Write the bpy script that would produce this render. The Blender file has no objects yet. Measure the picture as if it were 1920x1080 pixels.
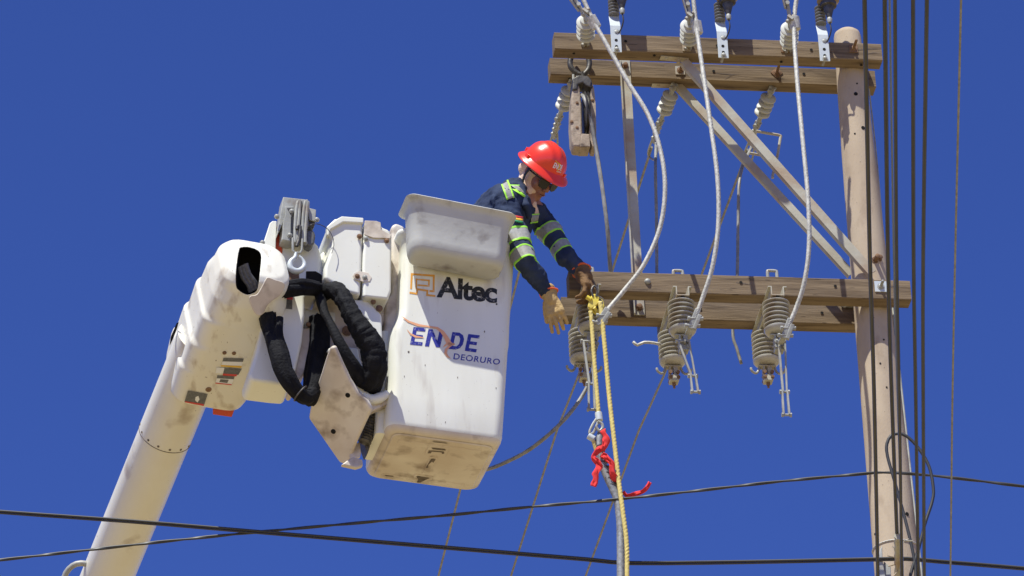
import bpy, bmesh, math, random
from mathutils import Vector, Matrix, noise
random.seed(7)
V = Vector
R = math.radians
sc = bpy.context.scene
# ------------------------------------------------------------------ camera
PITCH, ROLL, FPX = R(30), R(2.2), 7500.0
CAM = V((0, 0, 1.6))
r0 = V((1, 0, 0)); u0 = V((0, -math.sin(PITCH), math.cos(PITCH))); FWD = V((0, math.cos(PITCH), math.sin(PITCH)))
UP = u0*math.cos(ROLL) + r0*math.sin(ROLL)
RT = r0*math.cos(ROLL) - u0*math.sin(ROLL)
cam_d = bpy.data.cameras.new('camera'); cam = bpy.data.objects.new('camera', cam_d)
sc.collection.objects.link(cam); sc.camera = cam
cam_d.lens = FPX/1920*36; cam_d.sensor_width = 36; cam_d.clip_start = .5; cam_d.clip_end = 20000
M = Matrix((RT, UP, -FWD)).transposed().to_4x4(); M.translation = CAM
cam.matrix_world = M
# ------------------------------------------------------------------ sky, sun, exposure
TOSUN = V((-.156, -.294, .65)).normalized()
w = bpy.data.worlds.new('World'); sc.world = w; w.use_nodes = True
nt = w.node_tree; nt.nodes.clear()
sky = nt.nodes.new('ShaderNodeTexSky'); sky.sky_type = 'NISHITA'; sky.sun_disc = False
sky.sun_elevation = math.asin(TOSUN.z); sky.sun_rotation = math.atan2(TOSUN.x, TOSUN.y)
sky.altitude = 3700; sky.air_density = 1.0; sky.dust_density = 0.0; sky.ozone_density = 6.0
hs = nt.nodes.new('ShaderNodeHueSaturation'); hs.inputs['Saturation'].default_value = 1.0
bg = nt.nodes.new('ShaderNodeBackground'); bg.inputs['Strength'].default_value = .1
wo = nt.nodes.new('ShaderNodeOutputWorld')
tint = nt.nodes.new('ShaderNodeMix'); tint.data_type = 'RGBA'; tint.blend_type = 'MULTIPLY'; tint.inputs[0].default_value = 1; tint.inputs[7].default_value = (.575, .69, 1.27, 1)   # the deep blue of a high-altitude sky
nt.links.new(sky.outputs[0], hs.inputs['Color']); nt.links.new(hs.outputs[0], tint.inputs[6]); nt.links.new(tint.outputs[2], bg.inputs['Color']); nt.links.new(bg.outputs[0], wo.inputs['Surface'])
sd = bpy.data.lights.new('sun', 'SUN'); sd.energy = 4.75; sd.angle = R(.5); sd.color = (1, .995, .90)
sun = bpy.data.objects.new('sun', sd); sc.collection.objects.link(sun)
sun.rotation_euler = TOSUN.to_track_quat('Z', 'Y').to_euler(); sun.location = (0, 0, 40)
sc.view_settings.view_transform = 'Standard'; sc.view_settings.look = 'None'
sc.view_settings.exposure = 0.38; sc.view_settings.gamma = 1; sc.view_settings.use_curve_mapping = False

# ------------------------------------------------------------------ placing helpers
def ray(px, py):
    return FWD + RT*((px-960)/FPX) + UP*((540-py)/FPX)
def PD(px, py, d): return CAM + ray(px, py)*d                       # point at a distance along the view
def PY(px, py, y):                                                  # point on the upright plane y
    v = ray(px, py); return CAM + v*(y/v.y)
def PZ(px, py, z):                                                  # point at a height
    v = ray(px, py); return CAM + v*((z-CAM.z)/v.z)
def PP(px, py, o, n):
    v = ray(px, py); return CAM + v*((o-CAM).dot(n)/v.dot(n))

# ------------------------------------------------------------------ materials
def mat(name, col, rough=.6, metal=0, col2=None, nscale=8, dirt=0, dirtcol=(.12, .08, .05), dscale=3, bump=0, bscale=60, stretch=None, rot=None, speck=None, coat=0, ramp=(.35, .65)):
    m = bpy.data.materials.new(name); m.use_nodes = True; t = m.node_tree; N = t.nodes; L = t.links
    b = N['Principled BSDF']; b.inputs['Specular IOR Level'].default_value = .2 if rough > .7 else .5; b.inputs['Roughness'].default_value = rough; b.inputs['Metallic'].default_value = metal
    if coat: b.inputs['Coat Weight'].default_value = coat; b.inputs['Coat Roughness'].default_value = .15
    tc = N.new('ShaderNodeTexCoord'); vec = tc.outputs['Object']
    if rot:
        mp = N.new('ShaderNodeMapping'); mp.inputs['Rotation'].default_value = rot; L.new(vec, mp.inputs[0]); vec = mp.outputs[0]
    if stretch:
        mp = N.new('ShaderNodeMapping'); mp.inputs['Scale'].default_value = stretch; L.new(vec, mp.inputs[0]); vec = mp.outputs[0]
    def nz(scale, det=6):
        n = N.new('ShaderNodeTexNoise'); n.inputs['Scale'].default_value = scale; n.inputs['Detail'].default_value = det; L.new(vec, n.inputs['Vector']); return n.outputs['Fac']
    def rmp(src, a, c):
        r = N.new('ShaderNodeMapRange'); r.inputs['From Min'].default_value = a; r.inputs['From Max'].default_value = c; L.new(src, r.inputs['Value']); return r.outputs[0]
    def mix(f, a, c):
        x = N.new('ShaderNodeMix'); x.data_type = 'RGBA'
        if isinstance(f, float): x.inputs[0].default_value = f
        else: L.new(f, x.inputs[0])
        for s, v in ((x.inputs[6], a), (x.inputs[7], c)):
            if isinstance(v, tuple): s.default_value = (*v, 1)
            else: L.new(v, s)
        return x.outputs[2]
    c = col
    if col2: c = mix(rmp(nz(nscale), *ramp), col, col2)
    if dirt:
        f = rmp(nz(dscale, 10), .62-dirt*.35, .80-dirt*.1); c = mix(f, c, dirtcol)
    if speck:
        f = rmp(nz(speck[0], 2), speck[1], speck[1]+.03); c = mix(f, c, speck[2])
    if isinstance(c, tuple): b.inputs['Base Color'].default_value = (*c, 1)
    else: L.new(c, b.inputs['Base Color'])
    if bump:
        bp = N.new('ShaderNodeBump'); bp.inputs['Strength'].default_value = bump; bp.inputs['Distance'].default_value = .01
        L.new(nz(bscale, 4), bp.inputs['Height']); L.new(bp.outputs[0], b.inputs['Normal'])
    return m
PHI = R(8)
white = mat('white_gelcoat', (.82, .815, .725), .42, col2=(.78, .77, .67), nscale=2.5, bump=.08, bscale=9, speck=(95, .745, (.34, .27, .2)))
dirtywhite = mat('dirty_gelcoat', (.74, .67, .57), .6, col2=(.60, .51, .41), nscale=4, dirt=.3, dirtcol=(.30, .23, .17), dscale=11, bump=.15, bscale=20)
boomwhite = mat('boom_paint', (.80, .785, .70), .35, col2=(.74, .70, .59), nscale=2, dirt=.02, dirtcol=(.35, .27, .2), dscale=5, bump=.03, bscale=8, speck=(50, .74, (.2, .14, .1)))
greyplastic = mat('grey_plastic', (.56, .56, .52), .6, col2=(.50, .50, .46), nscale=5, dirt=.12, dirtcol=(.22, .19, .17), dscale=9, bump=.1, bscale=30)
wood = mat('weathered_wood', (.165, .118, .074), .85, col2=(.25, .184, .116), nscale=7, dirt=.3, dirtcol=(.085, .058, .038), dscale=9, bump=.28, bscale=30, rot=(0, 0, -PHI), stretch=(.35, 4, 4.5), speck=(26, .70, (.05, .035, .025)))
concrete = mat('pole_concrete', (.50, .405, .295), .85, col2=(.43, .34, .245), nscale=4, dirt=.2, dirtcol=(.33, .25, .18), dscale=6, bump=.15, bscale=90, stretch=(2, 2, .7), speck=(90, .72, (.16, .12, .1)))
galv = mat('galvanized_steel', (.42, .42, .38), .5, .08, col2=(.30, .30, .27), nscale=14, dirt=.2, dirtcol=(.25, .18, .12), dscale=12, bump=.1)
galvrust = mat('stained_steel', (.46, .44, .36), .6, .03, col2=(.40, .36, .27), nscale=6, dirt=.4, dirtcol=(.33, .2, .11), dscale=5, bump=.1)
plate = mat('clean_steel_plate', (.60, .64, .64), .45, .1, col2=(.52, .56, .58), nscale=20)
rust = mat('rusty_steel', (.20, .12, .075), .8, .2, col2=(.28, .17, .1), nscale=20, bump=.3)
darkmetal = mat('dark_metal', (.06, .055, .05), .5, .5, col2=(.12, .11, .1), nscale=25, bump=.2)
alu = mat('aluminium_strand', (.64, .62, .56), .55, .05, col2=(.40, .39, .35), nscale=70)
alud = mat('dull_strand', (.32, .31, .28), .55, .1, col2=(.20, .195, .18), nscale=25)
blackcable = mat('black_cable', (.035, .033, .032), .5, 0, col2=(.06, .055, .05), nscale=6)
greycable = mat('grey_black_cable', (.028, .028, .028), .5, 0, col2=(.045, .044, .042), nscale=4)
polydark = mat('dark_polymer', (.20, .20, .20), .55, 0)
polymer = mat('grey_polymer', (.50, .50, .46), .55, 0, col2=(.44, .44, .40), nscale=12, bump=.05)
porcelain = mat('grey_glaze', (.50, .48, .42), .35, 0, col2=(.41, .39, .33), nscale=10, dirt=.25, dirtcol=(.25, .19, .14), dscale=12, coat=.3)
brownglaze = mat('brown_glaze', (.24, .17, .1), .3, 0, coat=.4)
hosemat = mat('black_sleeve', (.006, .006, .008), .8, 0, col2=(.012, .012, .015), nscale=20, bump=.5, bscale=90)
denim = mat('navy_cloth', (.022, .033, .072), .9, 0, col2=(.042, .058, .105), nscale=11, bump=.2, bscale=160, dirt=.1, dirtcol=(.06, .07, .11), dscale=20)
silver = mat('reflective_tape', (.38, .37, .34), .5, 0, col2=(.29, .285, .26), nscale=80)
lime = mat('lime_tape', (.38, .85, .06), .6)
helmetred = mat('red_plastic', (.86, .045, .014), .28, 0, coat=.3, bump=.03, bscale=90)
skin = mat('skin', (.34, .155, .10), .5, col2=(.28, .12, .075), nscale=30, bump=.1, bscale=150)
lipm = mat('lip_skin', (.30, .11, .09), .5)
peach = mat('peach_cloth', (.80, .60, .46), .9, col2=(.72, .52, .39), nscale=18, bump=.4, bscale=60)
leather = mat('tan_leather', (.54, .38, .17), .8, col2=(.42, .28, .12), nscale=18, bump=.5, bscale=90)
leathershade = mat('shaded_leather', (.22, .125, .055), .8, col2=(.15, .085, .04), nscale=18, bump=.5, bscale=90)  # darker copy of the tan leather, shade put into the left glove's colour
orangetrim = mat('orange_trim', (.75, .14, .05), .8)
lens = mat('dark_lens', (.008, .008, .009), .12)
blackplastic = mat('black_plastic', (.02, .02, .02), .4)
ropem = mat('yellow_rope', (.72, .59, .22), .9, col2=(.58, .46, .16), nscale=60)
yellowp = mat('yellow_paint', (.78, .62, .05), .4, col2=(.66, .52, .1), nscale=15, coat=.2)
redcloth = mat('red_ribbon', (.72, .05, .05), .9)
redpaint = mat('red_paint', (.62, .08, .03), .5)
orangemark = mat('orange_mark', (.80, .37, .05), .5, dirt=.05, dirtcol=(.78, .74, .68), dscale=60)
swoosh = mat('pale_orange_mark', (.86, .42, .22), .5)
blackmark = mat('black_mark', (.015, .015, .015), .5, dirt=.12, dirtcol=(.45, .43, .4), dscale=70)
bluemark = mat('blue_mark', (.03, .035, .30), .5, dirt=.14, dirtcol=(.7, .7, .7), dscale=70)
whitemark = mat('white_mark', (.8, .8, .8), .5)
greymark = mat('grey_sticker', (.10, .10, .10), .5, col2=(.16, .16, .16), nscale=90)
redmark = mat('red_sticker', (.6, .05, .04), .5)
yelmark = mat('yellow_sticker', (.75, .45, .04), .5)
greenm = mat('green_stripe', (.02, .25, .09), .7)
woodpul = mat('dusty_block_paint', (.42, .34, .26), .8, col2=(.34, .27, .2), nscale=14, dirt=.2, dirtcol=(.12, .09, .07), dscale=20, bump=.3)
holeshade = mat('recess_shade', (.015, .014, .013), .9)  # near-black colour stands in for the shade inside holes and openings
scuff = mat('dark_scuff', (.10, .08, .065), .9, col2=(.2, .16, .13), nscale=30)
soil = mat('dry_soil', (.34, .265, .145), .95, col2=(.29, .225, .12), nscale=.3, bump=.3, bscale=5)

# ------------------------------------------------------------------ mesh helpers
class MB:
    def __init__(s): s.v = []; s.f = []; s.mi = []
    def add(s, vs, fs, mi=0):
        o = len(s.v); s.v += [V(a) for a in vs]; s.f += [[i+o for i in f] for f in fs]; s.mi += [mi]*len(fs); return s
    def box(s, c, ax, half, mi=0):
        c = V(c); vs = []
        for i in (-1, 1):
            for j in (-1, 1):
                for k in (-1, 1): vs.append(c + ax[0]*half[0]*i + ax[1]*half[1]*j + ax[2]*half[2]*k)
        fs = [(0, 1, 3, 2), (4, 6, 7, 5), (0, 4, 5, 1), (2, 3, 7, 6), (0, 2, 6, 4), (1, 5, 7, 3)]
        return s.add(vs, fs, mi)
    def beam(s, a, b, w, h, upv, mi=0):
        a = V(a); b = V(b); d = (b-a); L = d.length; d.normalize(); x = d.cross(upv).normalized(); z = x.cross(d)
        return s.box((a+b)/2, (d, x, z), (L/2, w/2, h/2), mi)
    def tube(s, pts, r, seg=12, lobes=0, pitch=.1, amp=.3, cap=True, radf=None, mi=0):
        pts = [V(p) for p in pts]; n = len(pts); rs = r if isinstance(r, list) else [r]*n
        t0 = (pts[1]-pts[0]).normalized(); a = t0.orthogonal().normalized(); vs = []; dist = 0
        for i in range(n):
            t = (pts[min(i+1, n-1)]-pts[max(i-1, 0)])
            t = t.normalized() if t.length > 1e-9 else t0
            a = (a - t*a.dot(t)).normalized(); b = t.cross(a)
            if i: dist += (pts[i]-pts[i-1]).length
            for k in range(seg):
                th = 2*math.pi*k/seg; q = rs[i]
                if lobes: q *= 1-amp+amp*abs(math.cos(lobes*(th - 2*math.pi*dist/pitch)/2))
                if radf: q *= radf(dist, th)
                vs.append(pts[i] + (a*math.cos(th)+b*math.sin(th))*q)
        fs = [(i*seg+k, i*seg+(k+1) % seg, (i+1)*seg+(k+1) % seg, (i+1)*seg+k) for i in range(n-1) for k in range(seg)]
        if cap: fs += [tuple(range(seg-1, -1, -1)), tuple((n-1)*seg+k for k in range(seg))]
        return s.add(vs, fs, mi)
    def lathe(s, a, b, prof, seg=20, mi=0):                         # prof: (metres along a->b, radius)
        a = V(a); d = (V(b)-a).normalized(); x = d.orthogonal().normalized(); y = d.cross(x); vs = []
        for (h, r) in prof:
            for k in range(seg):
                th = 2*math.pi*k/seg; vs.append(a + d*h + (x*math.cos(th)+y*math.sin(th))*max(r, 1e-4))
        n = len(prof)
        fs = [(i*seg+k, i*seg+(k+1) % seg, (i+1)*seg+(k+1) % seg, (i+1)*seg+k) for i in range(n-1) for k in range(seg)]
        fs += [tuple(range(seg-1, -1, -1)), tuple((n-1)*seg+k for k in range(seg))]
        return s.add(vs, fs, mi)
    def prism(s, pts, d, mi=0):                                     # closed outline swept along d
        n = len(pts); vs = [V(p) for p in pts] + [V(p)+d for p in pts]
        fs = [tuple(range(n)), tuple(range(2*n-1, n-1, -1))] + [(i, i+n, (i+1) % n+n, (i+1) % n) for i in range(n)]
        return s.add(vs, fs, mi)
    def loft(s, secs, cap0=True, cap1=True, mi=0):
        n = len(secs[0]); vs = [p for q in secs for p in q]
        fs = [(i*n+k, i*n+(k+1) % n, (i+1)*n+(k+1) % n, (i+1)*n+k) for i in range(len(secs)-1) for k in range(n)]
        if cap0: fs.append(tuple(range(n-1, -1, -1)))
        if cap1: fs.append(tuple((len(secs)-1)*n+k for k in range(n)))
        return s.add(vs, fs, mi)
    def ball(s, c, r, ax=None, seg=16, mi=0):
        ax = ax or (V((1, 0, 0)), V((0, 1, 0)), V((0, 0, 1))); r = r if isinstance(r, (tuple, list)) else (r, r, r); c = V(c); secs = []
        for i in range(1, seg):
            ph = math.pi*i/seg; secs.append([c + ax[2]*r[2]*math.cos(ph) + (ax[0]*r[0]*math.cos(t) + ax[1]*r[1]*math.sin(t))*math.sin(ph) for t in [2*math.pi*k/seg for k in range(seg)]])
        return s.loft(secs, mi=mi)
    def cone(s, a, b, ra, rb, seg=16, mi=0):                        # tapered capsule
        a = V(a); b = V(b); d = b-a; L = d.length; prof = []
        for i in range(5): t = math.pi/2*(1-i/5); prof.append((-ra*math.sin(t), ra*math.cos(t)))
        for i in range(6): t = math.pi/2*i/5; prof.append((L+rb*math.sin(t), rb*math.cos(t)))
        return s.lathe(a, b, prof, seg, mi)
    def mesh(s, name):
        me = bpy.data.meshes.new(name); me.from_pydata([tuple(v) for v in s.v], [], s.f)
        bm = bmesh.new(); bm.from_mesh(me); bmesh.ops.recalc_face_normals(bm, faces=bm.faces); bm.to_mesh(me); bm.free()
        return me
    def build(s, name, m, parent=None, org=None, bevel=0, seg=2, sharp=40, smooth=True, sub=0):
        me = s.mesh(name)
        ms = m if isinstance(m, (list, tuple)) else [m]
        for x in ms: me.materials.append(x)
        if len(ms) > 1:
            for p, i in zip(me.polygons, s.mi): p.material_index = i
        return link(name, me, parent, org, bevel, seg, sharp, smooth, sub)
def split_build(s, name, m, parent=None, **k):
    par = list(range(len(s.v)))
    def fd(i):
        while par[i] != i: par[i] = par[par[i]]; i = par[i]
        return i
    for f in s.f:
        r_ = fd(f[0])
        for i in f[1:]: par[fd(i)] = r_
    groups = {}
    for f in s.f: groups.setdefault(fd(f[0]), []).append(f)
    for fs in groups.values():
        idx = sorted({i for f in fs for i in f}); mp = {i: j for j, i in enumerate(idx)}
        q = MB(); q.add([s.v[i] for i in idx], [[mp[i] for i in f] for f in fs]); o = q.build(name, m, parent, **k)
    return o
MB.each = split_build
WLOC = {}
def link(name, me, parent=None, org=None, bevel=0, seg=2, sharp=40, smooth=True, sub=0):
    o = bpy.data.objects.new(name, me); sc.collection.objects.link(o)
    if parent is not None:
        o.parent = parent; base = WLOC[parent.name]; org = base
    else:
        if org is None:
            org = sum((v.co for v in me.vertices), V((0, 0, 0)))/len(me.vertices)
        org = V(org); o.location = org
    me.transform(Matrix.Translation(-V(org))); WLOC[o.name] = V(org)
    if smooth:
        me.shade_smooth()
        if not bevel and sharp: me.set_sharp_from_angle(angle=R(sharp))
    if bevel:
        b = o.modifiers.new('bevel', 'BEVEL'); b.width = bevel; b.segments = seg; b.limit_method = 'ANGLE'; b.angle_limit = R(35)
        o.modifiers.new('wn', 'WEIGHTED_NORMAL')
    if sub:
        b = o.modifiers.new('sub', 'SUBSURF'); b.levels = b.render_levels = sub
    return o
def thing(name, loc, label, cat, group=None):
    o = bpy.data.objects.new(name, None); sc.collection.objects.link(o); o.location = V(loc); o.empty_display_size = .1
    WLOC[o.name] = V(loc); return tag(o, label, cat, group)
def tag(o, label, cat, group=None, kind=None):
    if label: o['label'] = label
    if cat: o['category'] = cat
    if group: o['group'] = group
    if kind: o['kind'] = kind
    return o
def copy_tree(src, loc, label):
    def cp(o, par):
        c = o.copy(); sc.collection.objects.link(c)
        if par: c.parent = par
        for ch in [x for x in sc.collection.objects if x.parent == o]: cp(ch, c)
        return c
    c = cp(src, None); c.location = V(loc); c['label'] = label; WLOC[c.name] = V(loc); return c
def blob(mb, voxel, smooth=6, disp=None, name='blob'):
    """union of overlapping shapes grown into one smooth skin; disp = (noise scale, amount)"""
    me = mb.mesh(name); o = bpy.data.objects.new('tmp', me); sc.collection.objects.link(o)
    m = o.modifiers.new('r', 'REMESH'); m.mode = 'VOXEL'; m.voxel_size = voxel
    if smooth: m = o.modifiers.new('s', 'SMOOTH'); m.iterations = smooth; m.factor = .5
    bpy.context.view_layer.update()
    dg = bpy.context.evaluated_depsgraph_get(); out = bpy.data.meshes.new_from_object(o.evaluated_get(dg))
    bpy.data.objects.remove(o); bpy.data.meshes.remove(me)
    if disp:
        cs = [v.co.copy() for v in out.vertices]; ns = [v.normal.copy() for v in out.vertices]; flat = []
        for c, n in zip(cs, ns):
            a = 0
            for (s_, am, st) in disp: a += noise.noise(V((c.x*s_*st[0], c.y*s_*st[1], c.z*s_*st[2])))*am
            flat += list(c + n*a)
        out.vertices.foreach_set('co', flat); out.update()
    out.name = name
    return out
def blobobj(name, me, m, parent=None, **k):
    me.materials.clear(); me.materials.append(m); return link(name, me, parent, sharp=0, **k)
def spline(pts, step=.05):
    pts = [V(p) for p in pts]; P = [pts[0]*2-pts[1]] + pts + [pts[-1]*2-pts[-2]]; out = []
    for i in range(1, len(P)-2):
        a, b, c, d = P[i-1:i+3]; n = max(2, int((c-b).length/step))
        for k in range(n):
            t = k/n; out.append(.5*((2*b) + (c-a)*t + (2*a-5*b+4*c-d)*t*t + (3*b-a-3*c+d)*t**3))
    out.append(pts[-1]); return out
def rrect(x0, x1, y0, y1, r, n=5):
    out = []
    for cx, cy, a0 in ((x1-r, y1-r, 0), (x0+r, y1-r, 90), (x0+r, y0+r, 180), (x1-r, y0+r, 270)):
        for i in range(n+1):
            a = R(a0+90*i/n); out.append((cx+r*math.cos(a), cy+r*math.sin(a)))
    return out
def text_mesh(s, size, offset=0, shear=0, space=1.0, width=1.0):
    c = bpy.data.curves.new('t', 'FONT'); c.body = s; c.size = size; c.offset = offset; c.shear = shear; c.space_character = space; c.resolution_u = 6
    o = bpy.data.objects.new('t', c); sc.collection.objects.link(o); bpy.context.view_layer.update()
    me = bpy.data.meshes.new_from_object(o.evaluated_get(bpy.context.evaluated_depsgraph_get()))
    bpy.data.objects.remove(o); bpy.data.curves.remove(c)
    xs = [v.co.x for v in me.vertices]; ys = [v.co.y for v in me.vertices]
    return me, (min(xs), max(xs), min(ys), max(ys))
def text_on(name, s, x0, x1, y0, y1, fn, m, parent, bold=0, shear=0, thick=.0012, space=1.0):
    """letters fitted to the rectangle x0..x1, y0..y1 of a surface map fn(x, y, height)"""
    me, (a, b, c, d) = text_mesh(s, 1, bold, shear, space)
    sx = (x1-x0)/(b-a); sy = (y1-y0)/(d-c)
    bm = bmesh.new(); bm.from_mesh(me)
    for v in bm.verts:
        X = x0+(v.co.x-a)*sx; Y = y0+(v.co.y-c)*sy; v.co = V((X, Y, 0))
    bmesh.ops.subdivide_edges(bm, edges=[e for e in bm.edges if e.calc_length() > (y1-y0)*.5], cuts=2)
    bm.normal_update()
    for v in bm.verts: v.co = fn(v.co.x, v.co.y, thick)
    bm.to_mesh(me); bm.free(); me.materials.clear(); me.materials.append(m)
    return link(name, me, parent, smooth=False)
def poly_on(mb, pts, fn, thick=.0012, mi=0):
    n = len(pts); vs = [fn(x, y, thick) for x, y in pts]; return mb.add(vs, [tuple(range(n))], mi)
def bolt(mb, p, n, r=.011, h=.012, mi=0):
    n = V(n).normalized(); p = V(p)
    mb.lathe(p-n*.004, p+n, [(0, r*1.5), (.007, r*1.5), (.007, r), (.004+h, r), (.006+h, r*.7)], 10, mi)

# ------------------------------------------------------------------ ground
g = MB(); N_ = 24; S_ = 9000.0
for i in range(N_):
    pass
xs = [-9000, -2000, -500, -120, -40, -15, 0, 15, 40, 120, 500, 2000, 9000]
vs = [(x, y, .15*noise.noise(V((x*.02, y*.02, 0))) if abs(x) < 500 else 0) for y in xs for x in xs]; n = len(xs)
g.add(vs, [(j*n+i, j*n+i+1, (j+1)*n+i+1, (j+1)*n+i) for j in range(n-1) for i in range(n-1)])
tag(g.build('ground', soil, org=(0, 0, 0)), None, None, kind='structure')

# ================================================================== THE POLE AND ITS ARMS
ARM = V((math.cos(PHI), math.sin(PHI), 0)); BK = V((-math.sin(PHI), math.cos(PHI), 0)); Z = V((0, 0, 1))
POLEY = 18.36
ptop = PY(1588, 62, POLEY); pbot = PY(1684, 1080, POLEY)
pd = (pbot-ptop).normalized(); pground = ptop + pd*((ptop.z)/-pd.z)
pole = thing('utility_pole', pground, 'tan concrete pole carrying four weathered wooden crossarms', 'utility pole')
L_ = (pground-ptop).length
def prad(h): return .074+.0205*h if h < .9 else (.0925+.0108*(h-.9) if h < 4 else .126+.008*(h-4))
mb = MB(); prof = [(-.012, .001), (-.010, .03), (-.005, .055), (.008, .069), (.03, .0745)]
hs_ = [.03+i*.25 for i in range(1, int(L_/.25))]
prof += [(h, prad(h)) for h in hs_] + [(L_+.3, prad(L_))]
mb.lathe(ptop, pground, prof, 40); mb.build('shaft', concrete, pole)
TO = (CAM-ptop); 
def polept(py_, off=0, ang=0):                                      # a point on the shaft surface; ang turns from the camera side towards the right
    c = ptop + pd*((PY(1640, py_, POLEY)-ptop).dot(pd)); h = (c-ptop).length; r = prad(h)+off
    d = V((math.sin(ang), -math.cos(ang), 0)); return c+d*r, d
mb = MB()
for (y_, a_) in ((170, .25), (190, .1), (254, .35), (655, .3), (745, .2), (982, .6), (905, -.8), (265, -.2), (700, 0), (1010, -1.1)):
    p, d = polept(y_, 0, a_); mb.lathe(p-d*.004, p+d, [(0, .011 if y_ in (254, 190, 982) else .005), (.006, .011 if y_ in (254, 190, 982) else .005)], 10)
mb.each('bolt_hole', holeshade, pole)

mb = MB(); mb.tube(spline([PY(x, y, POLEY+.12) for x, y in ((1629, 165), (1636, 225), (1643, 290), (1651, 380), (1657, 460), (1661, 530))], .1), .0045, 6); mb.build('ground_wire', galv, pole)
# front plane of arms: plane through a point in front of the pole, normal BK
pf_up = PY(1587, 105, POLEY) - BK*(.075)                             # back face of the front upper arm touches the shaft
AW, AH = .092, .106
def arm(px0, px1, py0, py1, tplane, height, label, droop=0):
    """top front edge runs between two picture points on an upright plane"""
    a = PP(px0, py0, tplane, BK); b = PP(px1, py1, tplane, BK)
    mb = MB(); d = (b-a).normalized(); up = Z; nn = 14; secs = []
    for i in range(nn+1):
        q = a + (b-a)*(i/nn); ww = AW; hh = height
        e = .004
        pts = [q+up*-e, q+BK*e, q+BK*(ww-e), q+BK*ww-up*e, q+BK*ww-up*(hh-e), q+BK*(ww-e)-up*hh, q+BK*e-up*hh, q-up*(hh-e)]
        j = noise.noise(V((i*.9, px0*.1, 0)))*.0015
        secs.append([p+Z*j for p in pts])
    mb.loft(secs); return mb.build('crossarm', wood, pole, sharp=30), a, b
tf_up = PY(1587, 100, POLEY) - BK*(.078+AW); tb_up = PY(1587, 100, POLEY) + BK*.082
tf_lo = PY(1640, 540, POLEY) - BK*(.100+AW); tb_lo = PY(1640, 540, POLEY) + BK*.104
arm1, a1, b1 = arm(1039, 1652, 60, 82, tf_up, .108, '')
arm2, a2, b2 = arm(1031, 1640, 108, 132, tb_up, .108, '')
arm3, a3, b3 = arm(1066, 1706, 507, 526, tf_lo, .116, '')
arm4, a4, b4 = arm(1052, 1660, 556, 575, tb_lo, .116, '')
for a_, l_ in ((arm1, 'front arm of the upper pair, shaded by brackets'), (arm2, 'rear arm of the upper pair'), (arm3, 'front arm of the lower pair, under the glove'), (arm4, 'rear arm of the lower pair')): a_['label'] = l_
def on_front(px, py, pl=None): return PP(px, py, pl or tf_up, BK)
# bolts, washers, knots on the arms (sub-parts)
def washer(parent, px, py, pl, size=.03, m=galv, mb_=rust, stem=.05, rotd=0, dirv=None):
    p = PP(px, py, pl, BK); ax = Matrix.Rotation(R(rotd), 3, BK); X = ax @ ARM; Y = ax @ Z
    mb = MB(); mb.box(p-BK*.003, (X, Y, BK), (size, size, .003)); mb.build('washer', m, parent, bevel=.001)
    mb = MB(); bolt(mb, p-BK*.006, -BK, .013, .01); q = p-BK*.01; mb.cone(q, q-BK*stem, .008, .008, 10); mb.build('bolt', mb_, parent)
washer(arm1, 1600, 92, tf_up, .024, rust, rust, .075); washer(arm3, 1651, 538, tf_lo, .032, plate, galv, .05)
washer(arm2, 1275, 133, tb_up, .026, galvrust, rust, .04); washer(arm2, 1456, 137, tb_up, .024, rust, rust, .06, 45)
washer(arm1, 1098, 80, tf_up, .022, galvrust, galvrust, .02); washer(arm1, 1287, 90, tf_up, .022, galvrust, galvrust, .02); washer(arm1, 1472, 92, tf_up, .024, rust, galvrust, .02)
for (ar, pl, ps) in ((arm1, tf_up, ((1521, 94), (1345, 86), (1173, 78))), (arm2, tb_up, ((1338, 134), (1507, 139))), (arm3, tf_lo, ((1566, 537), (1389, 530), (1214, 528))), (arm4, tb_lo, ((1541, 587), (1313, 580)))):
    for (x, y) in ps:
        mb = MB(); p = PP(x, y, pl, BK)
        if (x, y) == (1214, 528): mb.ball(p, (.017, .017, .017), seg=12); mb.build('bolt', galv, ar)
        else: mb.lathe(p-BK*.002, p-BK, [(0, .007), (.002, .0085)], 10); mb.each('bolt_hole', holeshade, ar)
for (ar, pl, x, y, h) in ((arm1, tf_up, 1076, 100, .108), (arm1, tf_up, 1227, 104, .108), (arm1, tf_up, 1465, 116, .108), (arm1, tf_up, 1615, 122, .108), (arm2, tb_up, 1068, 147, .108)):
    p = PZ(x, y, a1.z-.108 if ar is arm1 else a2.z-.108); mb = MB(); mb.lathe(p+Z*.002, p-Z, [(0, .007), (.004, .008)], 10); mb.each('bolt_hole', holeshade, ar)
# cracks and splits in the timber
def crack(parent, pl, pts, wd=.004):
    q = [PP(x, y, pl, BK)-BK*.0012 for x, y in pts]; vs = []; n = len(q)
    for i, c in enumerate(q): h = wd*(.15+.85*math.sin(math.pi*min(.98, max(.03, i/(n-1))))); vs += [c+Z*h*.5, c-Z*h*.5]
    mb = MB(); mb.add(vs, [(2*i, 2*i+1, 2*i+3, 2*i+2) for i in range(n-1)]); mb.build('crack', scuff, parent, smooth=False)
crack(arm2, tb_up, [(1338, 137), (1352, 138.5), (1368, 139.5), (1386, 139.5)], .006); crack(arm2, tb_up, [(1358, 149), (1364, 146), (1370, 142), (1377, 140)], .004)
crack(arm1, tf_up, [(1600, 95), (1615, 93), (1632, 92), (1650, 92)], .006); crack(arm1, tf_up, [(1625, 101), (1638, 99), (1651, 99)], .005); crack(arm1, tf_up, [(1395, 90), (1420, 90.5), (1450, 91)], .003)
crack(arm1, tf_up, [(1180, 92), (1200, 93.5), (1232, 94)], .003); crack(arm3, tf_lo, [(1380, 530), (1392, 531), (1410, 534)], .006); crack(arm3, tf_lo, [(1160, 541), (1200, 542), (1240, 543.5)], .003)
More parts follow.
